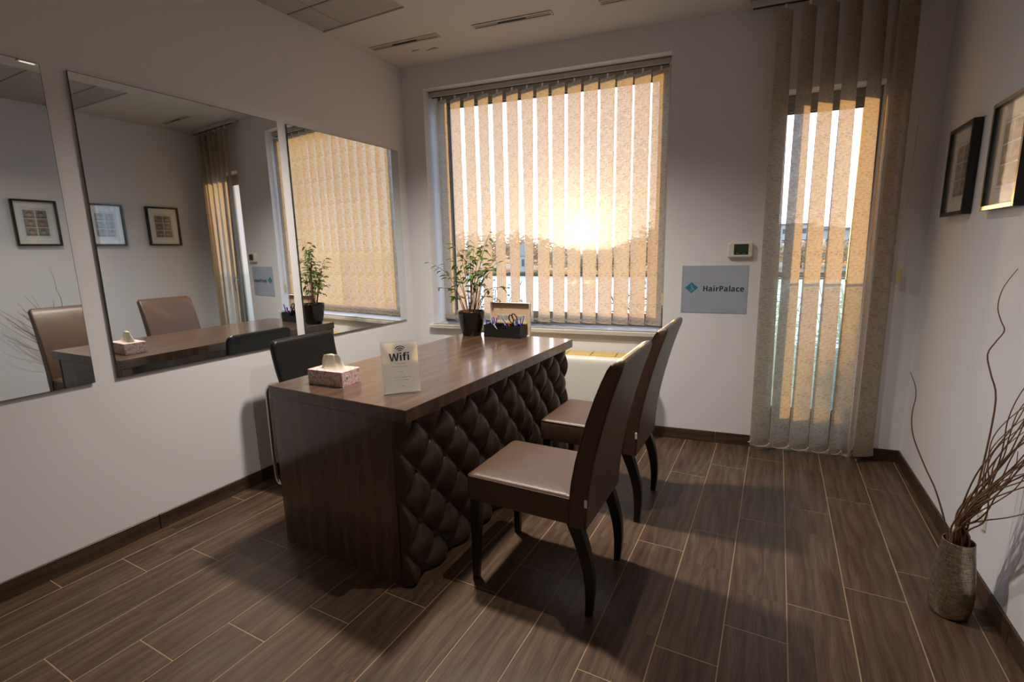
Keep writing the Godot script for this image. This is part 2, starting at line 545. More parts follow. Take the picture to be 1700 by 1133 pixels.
func ceiling() -> void:
	var c := group_node("ceiling")
	struct(c, "white plasterboard ceiling with two strips of acoustic tiles")
	obj("backing", bc(Vector3(-0.2, ROOM_H + 0.03, -0.6), Vector3(3.9, 3.0, FRONT + 0.2)), M.gasket, c)
	var b := mb()
	for r in [[-0.2, 3.9, -0.6, 0.735], [0.66, 2.37, 0.735, FRONT + 0.2], [-0.2, 3.9, 3.6, FRONT + 0.2]]:
		b.box(Vector3((r[0] + r[1]) / 2, ROOM_H + 0.02, (r[2] + r[3]) / 2), Vector3(r[1] - r[0], 0.04, r[3] - r[2]))
	obj("plasterboard", b, M.ceiling, c)
	var bar := mb()
	for strip in [[[0.0, 0.19, 0.66], [0.735, 1.0, 1.6, 2.2, 2.8, 3.4, 3.6]], [[2.37, 2.90, 3.45], [0.735, 0.95, 1.38, 1.98, 2.58, 3.18, 3.6]]]:
		for i in 2:
			for j in strip[1].size() - 1:
				var x0: float = strip[0][i]; var x1: float = strip[0][i + 1]
				var z0: float = strip[1][j]; var z1: float = strip[1][j + 1]
				obj("ceiling_tile", bx(Vector3((x0 + x1) / 2, ROOM_H + 0.014, (z0 + z1) / 2), Vector3(x1 - x0 - 0.010, 0.016, z1 - z0 - 0.010), 0.003), M.tile, c)
		for x in strip[0]:
			bar.box(Vector3(x, ROOM_H + 0.015, 2.17), Vector3(0.006, 0.012, 2.87))
	obj("grid_bar", bar, M.frame_metal, c)
	var st := mb()
	for p in [[0.32, 0.215, 0.035, 0.012], [0.44, 0.18, 0.05, 0.014]]:
		var o := PackedVector2Array()
		for k in 18:
			var a := TAU * k / 18
			var r := 1.0 + 0.25 * sin(a * 3 + p[0] * 9)
			o.append(Vector2(p[0] + cos(a) * p[2] * r, p[1] + sin(a) * p[3] * r))
		st.extrude(o, 0, 0.0004, Transform3D(Basis(Vector3(1, 0, 0), Vector3(0, 0, 1), Vector3(0, -1, 0)), Vector3(0, ROOM_H, 0)))
	obj("water_stain", st, mat(Color(0.62, 0.53, 0.44), 0.9), c)
	var names := ["leftmost slot air diffuser in the ceiling, above the window's left end", "second slot air diffuser, in the ceiling above the middle of the window", "slot air diffuser cut by the top of the picture", "slot air diffuser by the door blind, seen only in the middle mirror"]
	var spots := [[0.08, 0.61, 0.387, 0.341], [0.859, 1.369, 0.322, 0.254], [1.645, 2.16, 0.218, 0.16], [2.664, 3.187, 0.07, 0.034]]
	for k in 4:
		var s: Array = spots[k]
		var l := Vector2(s[1] - s[0], s[3] - s[2]).length()
		var t := thing("air_diffuser", names[k], "air vent", turn(-atan2(s[3] - s[2], s[1] - s[0]), Vector3((s[0] + s[1]) / 2, ROOM_H, (s[2] + s[3]) / 2)), "slot diffusers in the ceiling")
		var fr := mb()
		for z in [-0.024, 0.024]: fr.box(Vector3(0, -0.003, z), Vector3(l, 0.006, 0.018), 0.002)
		for x in [-l / 2 + 0.006, l / 2 - 0.006]: fr.box(Vector3(x, -0.003, 0), Vector3(0.012, 0.006, 0.032), 0.001)
		obj("frame", fr, M.rail, t)
		obj("slot", bx(Vector3(0, -0.0010, 0), Vector3(l - 0.024, 0.002, 0.03)), M.gasket, t)
		obj("louvre", bx(Vector3(-l * 0.33, -0.0025, 0), Vector3(l * 0.3, 0.004, 0.012), 0.001), M.grille if k == 0 else M.rail, t)
		obj("louvre", bx(Vector3(l * 0.33, -0.0025, 0), Vector3(l * 0.3, 0.004, 0.012), 0.001), M.grille if k == 0 else M.rail, t)

func ring_frame(b: MB, x0: float, x1: float, y0: float, y1: float, w: float, z0: float, z1: float, ch := 0.004) -> void:
	b.box(Vector3(x0 + w / 2, (y0 + y1) / 2, (z0 + z1) / 2), Vector3(w, y1 - y0, z1 - z0), ch)
	b.box(Vector3(x1 - w / 2, (y0 + y1) / 2, (z0 + z1) / 2), Vector3(w, y1 - y0, z1 - z0), ch)
	b.box(Vector3((x0 + x1) / 2, y0 + w / 2, (z0 + z1) / 2), Vector3(x1 - x0 - 2 * w, w, z1 - z0), ch)
	b.box(Vector3((x0 + x1) / 2, y1 - w / 2, (z0 + z1) / 2), Vector3(x1 - x0 - 2 * w, w, z1 - z0), ch)

func window_and_door() -> void:
	var w := group_node("window_1", back())
	struct(w, "wide fixed window behind the vertical blind over the desk")
	var b := mb()
	ring_frame(b, WIN[0], WIN[1], WIN[2], WIN[3], 0.045, -0.30, -0.22)
	obj("window_frame", b, M.frame_metal, w)
	b = mb()
	ring_frame(b, WIN[0] + 0.04, WIN[1] - 0.04, WIN[2] + 0.04, WIN[3] - 0.04, 0.045, -0.285, -0.235)
	obj("sash", b, M.frame_metal, w)
	b = mb()
	ring_frame(b, WIN[0] + 0.082, WIN[1] - 0.082, WIN[2] + 0.082, WIN[3] - 0.082, 0.008, -0.275, -0.245, 0.001)
	obj("gasket", b, M.gasket, w)
	obj("pane", bx(Vector3((WIN[0] + WIN[1]) / 2, (WIN[2] + WIN[3]) / 2, -0.26), Vector3(WIN[1] - WIN[0] - 0.17, WIN[3] - WIN[2] - 0.17, 0.006)), M.pane, w)
	# sill board
	b = mb()
	b.box(Vector3((WIN[0] + WIN[1]) / 2, WIN[2] - 0.016, -0.09), Vector3(WIN[1] - WIN[0] + 0.0, 0.032, 0.26), 0.004)
	b.box(Vector3((WIN[0] + WIN[1]) / 2, WIN[2] - 0.016, 0.02), Vector3(WIN[1] - WIN[0] + 0.05, 0.032, 0.04), 0.006)
	struct(obj("trim_1", b, M.sill, self, back()), "cream window sill board with rounded nose")
	b = mb()
	b.box(Vector3((WIN[0] + WIN[1]) / 2, WIN[2] - 0.01, -0.37), Vector3(WIN[1] - WIN[0], 0.03, 0.14), 0.003)
	struct(obj("trim_2", b, M.frame_metal, self, back()), "metal window sill outside the window")
	var d := group_node("door_1", back())
	struct(d, "narrow glazed balcony door behind the long vertical blind")
	b = mb()
	ring_frame(b, DOOR[0], DOOR[1], 0.0, DOOR[3], 0.045, -0.22, -0.13)
	obj("door_frame", b, M.frame_metal, d)
	b = mb()
	var x0: float = DOOR[0] + 0.04; var x1: float = DOOR[1] - 0.035
	b.box(Vector3(x0 + 0.0185, 1.12, -0.165), Vector3(0.037, 2.15, 0.06), 0.004)
	b.box(Vector3(x1 - 0.0225, 1.12, -0.165), Vector3(0.045, 2.15, 0.06), 0.004)
	b.box(Vector3((x0 + x1) / 2, 2.165, -0.165), Vector3(x1 - x0 - 0.07, 0.06, 0.06), 0.004)
	b.box(Vector3((x0 + x1) / 2, 0.145, -0.165), Vector3(x1 - x0 - 0.07, 0.19, 0.06), 0.004)
	obj("leaf_frame", b, M.frame_metal, d)
	b = mb()
	ring_frame(b, x0 + 0.035, x1 - 0.042, 0.236, 2.138, 0.007, -0.18, -0.15, 0.001)
	obj("gasket", b, M.gasket, d)
	obj("pane", bx(Vector3((x0 + x1) / 2, 1.187, -0.165), Vector3(x1 - x0 - 0.085, 1.90, 0.006)), M.pane, d)
	b = mb()
	b.box(Vector3(x1 - 0.022, 1.05, -0.130), Vector3(0.024, 0.12, 0.012), 0.003)
	b.box(Vector3(x1 - 0.022, 1.05, -0.108), Vector3(0.016, 0.018, 0.04), 0.003)
	b.box(Vector3(x1 - 0.022, 0.99, -0.09), Vector3(0.016, 0.13, 0.014), 0.004)
	obj("handle", b, M.steel, d)
	obj("threshold", bx(Vector3((DOOR[0] + DOOR[1]) / 2, 0.0, -0.07), Vector3(DOOR[1] - DOOR[0], 0.012, 0.14), 0.002), M.frame_metal, d)

# one blind slat: a strip of cloth hung from the middle, with pocket hem
func slat_mesh(w: float, y0: float, y1: float, a0: float, a1: float) -> Array:
	var strip := mb()
	var g := []
	var rows := 14
	for r in rows + 1:
		var t := float(r) / rows
		var a := lerpf(a0, a1, t)
		var y := lerpf(y0, y1, t)
		var line := []
		for k in 7:
			var q := (k / 6.0 - 0.5)
			var bow := 0.004 * (1.0 - 4.0 * q * q)
			line.append(Vector3(cos(a) * q * w - sin(a) * bow, y, sin(a) * q * w + cos(a) * bow))
		g.append(line)
	strip.sheet(g, w / 6, (y1 - y0) / rows)
	var hem := mb()
	g = []
	for r in 2:
		var line := []
		for k in 5:
			var q := (k / 4.0 - 0.5) * 0.97
			line.append(Vector3(cos(a0) * q * w - sin(a0) * 0.0065, y0 + 0.002 + r * 0.032, sin(a0) * q * w + cos(a0) * 0.0065))
		g.append(line)
	hem.sheet(g, w / 4, 0.032)
	return [strip, hem]

func blinds() -> void:
	# window blind inside the recess
	var o := 0.10
	var t := thing("vertical_blind", "wide vertical blind of beige linen slats in the window recess", "blind", back())
	var b := mb()
	b.box(Vector3((WIN[0] + WIN[1]) / 2, 2.522, -o), Vector3(WIN[1] - WIN[0] - 0.02, 0.034, 0.044), 0.004)
	obj("headrail", b, M.rail, t)
	obj("rail_groove", bx(Vector3((WIN[0] + WIN[1]) / 2, 2.503, -o), Vector3(WIN[1] - WIN[0] - 0.04, 0.005, 0.012)), M.gasket, t)
	var a := -0.498    # the right edge stands nearer the room
	for k in 15:
		var s := 0.2895 + 0.11606 * k
		var ak := -a + rng.randf_range(-0.05, 0.05)
		var tw := rng.randf_range(-0.05, 0.05)
		if k == 6: tw = 0.35
		if k == 5: tw = 0.16
		var sm := slat_mesh(0.127, 0.786, 2.478, ak + tw, ak)
		var sl := obj("slat", sm[0], M.linen, t, Transform3D(Basis(), Vector3(s, 0, -o)))
		obj("hem", sm[1], M.linen, sl)
		obj("hanger", bx(Vector3(0, 2.49, 0), Vector3(0.012, 0.026, 0.006), 0.001), M.white, sl)
	var chain := mb()
	for k in 14:
		var s := 0.2895 + 0.11606 * k
		var e := Vector3(cos(a), 0, -sin(a)) * 0.060
		for side in [-1.0, 1.0]:
			if side < 0 and k > 9: continue
			var p0: Vector3 = Vector3(s, 0.814, -o) + e * side
			var p1: Vector3 = Vector3(s + 0.11606, 0.814, -o) + e * side
			var path := []
			for i in 11:
				var q := i / 10.0
				path.append(p0.lerp(p1, q) - Vector3(0, 0.020 * (1 - pow(2 * q - 1, 2)), 0))
			chain.tube(path, 0.0011, 5)
	obj("chain", chain, M.chain, t)
	b = mb()
	b.tube([Vector3(1.972, 2.50, -0.06), Vector3(1.975, 1.75, -0.055), Vector3(1.974, 1.02, -0.05)], 0.0013, 5)
	b.tube([Vector3(1.978, 2.50, -0.045), Vector3(1.980, 1.75, -0.045), Vector3(1.979, 0.92, -0.04)], 0.0013, 5)
	obj("cord", b, M.chain, t)
	b = mb()
	b.box(Vector3(1.974, 0.98, -0.05), Vector3(0.012, 0.085, 0.012), 0.003)
	obj("cord_weight", b, M.cord_weight, t)

	# door blind in front of the wall
	o = -0.075
	t = thing("vertical_blind", "long narrow vertical blind of grey-beige slats over the balcony door", "blind", back())
	b = mb()
	b.box(Vector3(2.86, ROOM_H - 0.019, 0.075), Vector3(0.90, 0.036, 0.044), 0.004)
	obj("headrail", b, M.rail, t)
	obj("rail_groove", bx(Vector3(2.86, ROOM_H - 0.039, 0.075), Vector3(0.86, 0.005, 0.012)), M.gasket, t)
	var tops := [2.600, 2.720, 2.832, 2.940, 3.058, 3.128, 3.196]
	var feet := [2.628, 2.740, 2.852, 2.962, 3.072, 3.140, 3.204]
	var turns := [-0.80, -0.84, -0.88, -0.82, -0.86, -1.15, -0.70]
	for k in 7:
		var s: float = (tops[k] + feet[k]) / 2
		var sm := slat_mesh(0.127, 0.040, 2.650, -0.40 if k < 5 else (-1.1 if k == 5 else -0.42), turns[k])
		for m: MB in sm:
			for i in m.v.size():
				m.v[i].x += lerpf(feet[k], tops[k], m.v[i].y / 2.65) - s
		var sl := obj("slat", sm[0], M.linen, t, Transform3D(Basis(), Vector3(s, 0, 0.075 if k != 5 else 0.070)))
		obj("hem", sm[1], M.linen, sl)
		obj("hanger", bx(Vector3(tops[k] - s, 2.662, 0), Vector3(0.012, 0.03, 0.006), 0.001), M.white, sl)
	chain = mb()
	for k in 6:
		var p0: Vector3 = Vector3(feet[k] - 0.058, 0.066, 0.098)
		var p1: Vector3 = Vector3(feet[k + 1] - 0.058, 0.066, 0.098)
		if k == 0:
			chain.tube([p0 + Vector3(-0.012, -0.002, 0.004), p0], 0.0022, 5)
		var path := []
		for i in 13:
			var q := i / 12.0
			path.append(p0.lerp(p1, q) - Vector3(0, (0.026 if k < 5 else 0.03) * (1 - pow(2 * q - 1, 2)), 0))
		chain.tube(path, 0.0015, 5)
		chain.box(p0, Vector3(0.008, 0.012, 0.004), 0.001)
	obj("chain", chain, M.chain, t)
	b = mb()
	b.tube(spline([Vector3(3.285, 2.67, 0.075), Vector3(3.292, 2.2, 0.055), Vector3(3.283, 1.5, 0.05), Vector3(3.285, 1.19, 0.05)], 18), 0.0014, 5)
	obj("cord", b, M.chain, t)
	obj("cord_weight", bx(Vector3(3.285, 1.145, 0.05), Vector3(0.024, 0.088, 0.014), 0.003), M.cord_weight, t)

func mirrors() -> void:
	var zs := [[0.1007, 1.0901], [1.1534, 2.134], [2.2201, 3.205]]
	var names := ["frameless wall mirror nearest the window, showing the blind", "middle one of the three frameless wall mirrors, showing the door blind and pictures", "frameless wall mirror cut by the left picture edge"]
	for k in 3:
		var z0: float = zs[k][0]; var z1: float = zs[k][1]
		var t := thing("wall_mirror", names[k], "mirror", Transform3D(Basis(), Vector3(0, 0.7973, (z0 + z1) / 2)), "frameless wall mirrors")
		var h := 2.0991 - 0.7973
		var w := z1 - z0
		obj("backing_board", bx(Vector3(0.004, h / 2, 0), Vector3(0.008, h - 0.06, w - 0.06)), M.black, t)
		obj("glass_edge", bx(Vector3(0.0105, h / 2, 0), Vector3(0.005, h, w), 0.0008), M.mirror_edge, t)
		var b := mb()
		var q := 0.0135
		b.poly([Vector3(q, 0.002, w / 2 - 0.002), Vector3(q, 0.002, -w / 2 + 0.002), Vector3(q, h - 0.002, -w / 2 + 0.002), Vector3(q, h - 0.002, w / 2 - 0.002)])
		obj("mirror_glass", b, M.mirror, t)

const DESK_AT := Vector3(0.6571, 0, 1.8457)
const DESK_TURN := -0.0268
const DW := 0.8039
const DL := 1.6084
const DT := 0.0528

func on_desk(a: float, y: float, b: float, tilt := 0.0) -> Transform3D:
	return turn(DESK_TURN, DESK_AT) * turn(tilt, Vector3(a, y, -b))

func desk() -> void:
	var t := thing("desk", "dark wood desk with deep-buttoned brown leather front", "desk", turn(DESK_TURN, DESK_AT))
	obj("tabletop", bc(Vector3(0, 0.76 - DT, 0), Vector3(DW, 0.76, -DL), 0.002), M.desk, t)
	for b0 in [0.008, DL - 0.058]:
		obj("side_panel", bc(Vector3(0.004, 0, -b0 - 0.05), Vector3(0.722, 0.76 - DT - 0.002, -b0), 0.0015), M.desk, t)
	obj("modesty_panel", bc(Vector3(0.66, 0.02, -DL + 0.06), Vector3(0.70, 0.76 - DT - 0.002, -0.06)), M.desk, t)
	# tufted front: folds run between buttons set in a diamond grid, the leather swells between them
	var du := 0.1875; var dv := 0.1105; var ytop := 0.697; var boff := 0.105
	var y0 := 0.004; var y1 := 0.7045
	var btn := []
	for r in 7:
		var y := ytop - r * dv
		for c in range(-1, 10):
			var x := boff + c * du + (0.0 if r % 2 == 0 else -du / 2)
			if x < -0.02 or x > DL + 0.02: continue
			btn.append(Vector2(x, y))
	var nu := 250; var nv := 112
	var g := []
	for j in nv + 1:
		var row := []
		var y := lerpf(y0, y1, float(j) / nv)
		for i in nu + 1:
			var x := 0.006 + (DL - 0.012) * i / nu
			var p := Vector2(x, y)
			var t2 := clampf(ytop - y, 0.0, dv * 6.0) / (2.0 * dv)
			var q1 := (x - boff) / du
			var k := absf(sin(PI * (q1 + t2)) * sin(PI * (q1 - t2)))
			var hgt := 0.050 * pow(k, 0.42)
			var e := minf(minf(x - 0.006, DL - 0.006 - x), minf(y - y0, (y1 - y) * 3.0 + 0.02)) / 0.035
			if e < 1.0: hgt = hgt * sqrt(maxf(0.0, 1.0 - (1.0 - e) * (1.0 - e))) 
			for q: Vector2 in btn:
				var dd := q.distance_squared_to(p)
				if dd < 0.004: hgt -= 0.012 * exp(-dd / 0.00022)
			row.append(Vector3(0.740 + hgt, y, -x))
		g.append(row)
	var m := mb()
	m.sheet(g, DL / nu, 0.7 / nv)
	var pad := obj("tufted_front", m, M.tuft, t)
	var ub := mb()
	for q: Vector2 in btn:
		if q.x < 0.012 or q.x > DL - 0.012 or q.y < 0.02: continue
		var prof := []
		for k in 5:
			var an := PI / 2 * k / 4
			prof.append(Vector2(0.007 * cos(an), 0.004 * sin(an)))
		var from := ub.v.size()
		ub.lathe(prof, 8)
		var xf := Transform3D(Basis(Vector3(0, 1, 0), Vector3(1, 0, 0), Vector3(0, 0, -1)), Vector3(0.7255, q.y, -q.x))
		for i in range(from, ub.v.size()): ub.v[i] = xf * ub.v[i]
	obj("button", ub, M.tuft, pad).set_meta("kind", "stuff")
	m = mb()
	# padded sides of the front, closing the swelling against the frame
	for x in [0.006, DL - 0.006]:
		m.box(Vector3(0.7315, (y0 + y1) / 2, -x - (0.004 if x < 1 else -0.004)), Vector3(0.018, y1 - y0, 0.008), 0.002)
	m.box(Vector3(0.728, (y0 + y1) / 2, -DL / 2), Vector3(0.012, y1 - y0, DL - 0.012))
	obj("front_board", m, M.tuft, t)

func dining_chair(k: int) -> void:
	var label := "brown leather dining chair nearest the viewer, with its seat fully in view" if k == 0 else "brown leather dining chair on the window side, behind the nearer chair"
	var t := thing("dining_chair", label, "chair", Transform3D(Basis(), Vector3(1.60, 0, 1.487 if k == 0 else 0.775)), "brown leather dining chairs at the desk")
	# local x: from the seat's front edge backwards; z across
	var hw := 0.207
	var rings := []
	for r in [[0.352, 0.010], [0.360, 0.0], [0.440, 0.0], [0.452, 0.003], [0.461, 0.010], [0.466, 0.022], [0.469, 0.06], [0.472, 0.14]]:
		var ring := []
		for p: Vector3 in rrect(0.46 - 2 * r[1], hw * 2 - 2 * r[1], 0.02 if r[1] < 0.05 else 0.03): ring.append(p + Vector3(0.23, r[0], 0))
		rings.append(ring)
	var b := mb()
	b.loft(rings)
	var seat := obj("seat", b, M.leather, t)
	b = mb()
	var seam := []
	for p: Vector3 in rrect(0.454, hw * 2 - 0.006, 0.018): seam.append(p + Vector3(0.23, 0.4545, 0))
	seam.append(seam[0])
	b.tube(seam, 0.0022, 6, false)
	obj("piping", b, M.leather_edge, seat)
	# backrest: a slab that leans and bows backwards, lofted from its lower end up
	var prof := [[0.352, 0.440, 0.066], [0.36, 0.4385, 0.070], [0.44, 0.442, 0.072], [0.52, 0.450, 0.072], [0.60, 0.464, 0.071], [0.68, 0.482, 0.069], [0.76, 0.503, 0.066], [0.84, 0.527, 0.062], [0.90, 0.548, 0.058], [0.945, 0.566, 0.054], [0.962, 0.574, 0.046], [0.973, 0.580, 0.033], [0.978, 0.583, 0.014]]
	rings = []
	for i in prof.size():
		var pr: Array = prof[i]
		var shrink: float = 0.0 if i < 10 else [0.003, 0.008, 0.016][i - 10]
		var ring := []
		for p: Vector3 in rrect(pr[2], (hw + 0.004 - shrink) * 2, minf(0.010, pr[2] * 0.4), 3):
			ring.append(p + Vector3(pr[1] + 0.033, pr[0] + (0.008 * (p.x / 0.07) if i > 8 else 0.0), 0))
		rings.append(ring)
	b = mb()
	b.loft(rings)
	var bk := obj("backrest", b, M.leather, t)
	for z in [-1.0, 1.0]:
		for e in [-1.0, 1.0]:
			b = mb()
			var path := []
			for i in range(0, 11):
				var pr: Array = prof[i]
				path.append(Vector3(pr[1] + 0.033 + e * (pr[2] / 2 - 0.004), pr[0], z * (hw + 0.0025)))
			b.tube(path, 0.0028, 6)
			obj("piping", b, M.leather_edge, bk)
	obj("fabric_tag", bx(Vector3(0.505, 0.455, hw + 0.006), Vector3(0.010, 0.03, 0.003), 0.0005), M.paper, bk)
	# legs: straight tapered ones in front, sabre legs behind
	for z in [-1.0, 1.0]:
		b = mb()
		rings = []
		for y in [0.0, 0.355]:
			var f: float = y / 0.355
			var w := lerpf(0.026, 0.043, f)
			var ring := []
			for p: Vector3 in rrect(w, w, 0.004, 2): ring.append(p + Vector3(0.012 + w / 2, y, z * (hw - 0.006 - w / 2)))
			rings.append(ring)
		b.loft(rings)
		obj("leg", b, M.leg, t)
		b = mb()
		rings = []
		for i in 11:
			var f := i / 10.0
			var y := 0.36 * f
			var w := lerpf(0.026, 0.054, pow(f, 0.9))
			var x := 0.512 - 0.014 * f - 0.044 * pow(f, 1.0) + 0.030 * sin(PI * f) * 0.9
			var ring := []
			for p: Vector3 in rrect(w, lerpf(0.026, 0.042, f), 0.004, 2): ring.append(p + Vector3(x, y, z * (hw - 0.022)))
			rings.append(ring)
		b.loft(rings)
		obj("leg", b, M.leg, t)

func office_chair() -> void:
	var t := thing("office_chair", "black leather chair with chrome tube frame between desk and mirrors", "chair", Transform3D(Basis(), Vector3(0.13, 0, 1.275)))
	var rings := []
	# backrest: cushion with rolled edges, leaning to the wall
	for i in 17:
		var y: float = [0.46, 0.466, 0.48, 0.52, 0.58, 0.64, 0.70, 0.76, 0.80, 0.830, 0.842, 0.852, 0.860, 0.866, 0.8695, 0.8715, 0.872][i]
		var f := (y - 0.46) / 0.412
		var q := clampf((y - 0.83) / 0.042, 0.0, 1.0)
		var th := 0.044 * (1.0 if y > 0.475 else (0.45 if i == 0 else 0.8)) * sqrt(maxf(0.02, 1.0 - pow(maxf(0.0, (y - 0.852) / 0.0202), 2)))
		var w := lerpf(0.42, 0.44, f) - 2.0 * 0.040 * (1.0 - sqrt(maxf(0.0, 1.0 - q * q)))
		var ring := []
		for p: Vector3 in rrect(th, w, th * 0.46, 4):
			ring.append(p + Vector3(lerpf(0.19, 0.075, f) - 0.02 * sin(PI * f), y, 0))
		rings.append(ring)
	var b := mb()
	b.loft(rings)
	var bk := obj("backrest", b, M.black_leather, t)
	b = mb()
	b.tube([Vector3(0.178, 0.555, -0.205), Vector3(0.182, 0.555, 0.0), Vector3(0.178, 0.555, 0.205)], 0.0025, 6)
	obj("seam", b, M.black_leather, bk)
	rings = []
	for r in [[0.40, 0.012], [0.405, 0.0], [0.445, 0.0], [0.458, 0.008], [0.466, 0.03]]:
		var ring := []
		for p: Vector3 in rrect(0.44 - 2 * r[1], 0.43 - 2 * r[1], 0.03): ring.append(p + Vector3(0.37, r[0], 0))
		rings.append(ring)
	b = mb()
	b.loft(rings)
	obj("seat", b, M.black_leather, t)
	for z in [-0.208, 0.208]:
		b = mb()
		# back stay, rear upright, floor runner, front upright, seat rail
		var p := [Vector3(0.20, 0.628, z * 0.9), Vector3(0.10, 0.627, z), Vector3(0.03, 0.615, z), Vector3(0.0, 0.585, z), Vector3(-0.010, 0.54, z), Vector3(-0.012, 0.3, z), Vector3(-0.012, 0.10, z), Vector3(-0.006, 0.04, z), Vector3(0.016, 0.014, z), Vector3(0.06, 0.011, z), Vector3(0.2, 0.011, z), Vector3(0.42, 0.011, z), Vector3(0.48, 0.03, z), Vector3(0.50, 0.08, z), Vector3(0.48, 0.35, z), Vector3(0.455, 0.395, z), Vector3(0.40, 0.405, z), Vector3(0.22, 0.405, z * 0.93)]
		b.tube(spline(p, 85), 0.0105, 10)
		obj("tube_frame", b, M.chrome, t)
	b = mb()
	b.tube([Vector3(0.2, 0.405, -0.22), Vector3(0.2, 0.405, 0.22)], 0.010, 8)
	obj("crossbar", b, M.chrome, t)

func fan_unit() -> void:
	var t := thing("fan_coil_unit", "cream fan coil heater cabinet under the window sill", "heater", back(0.30, 0, 0))
	var l := 1.566
	var rings := []
	for x in [0.0, 0.004, l - 0.004, l]:
		var e := 0.004 if x == 0.0 or x == l else 0.0
		var ring := []
		for p in [Vector2(0.0, 0.03 + e), Vector2(0.19 - e, 0.03 + e), Vector2(0.20 - e, 0.04), Vector2(0.205 - e, 0.54), Vector2(0.204 - e, 0.565), Vector2(0.196 - e, 0.584 - e), Vector2(0.18, 0.592 - e), Vector2(0.0, 0.592 - e)]:
			ring.append(Vector3(x, p.y, p.x))
		rings.append(ring)
	var b := mb()
	b.loft(rings)
	obj("cabinet", b, M.white, t)
	for k in 9:
		var w := l / 9.0
		obj("grille_panel", bx(Vector3(w * (k + 0.5), 0.595, 0.085), Vector3(w - 0.006, 0.012, 0.13), 0.002), M.grille, t)
	obj("plinth", bc(Vector3(0.02, 0, 0.01), Vector3(l - 0.02, 0.035, 0.16)), M.gasket, t)

func flat_text(txt: String, size: float, m: Material, depth := 0.0006, fam := "Droid Sans", weight := 400) -> TextMesh:
	var tm := TextMesh.new()
	var f := SystemFont.new()
	f.font_names = PackedStringArray([fam]); f.font_weight = weight
	tm.font = f; tm.text = txt; tm.font_size = 64; tm.pixel_size = size / 64.0; tm.depth = depth
	tm.material = m
	return tm

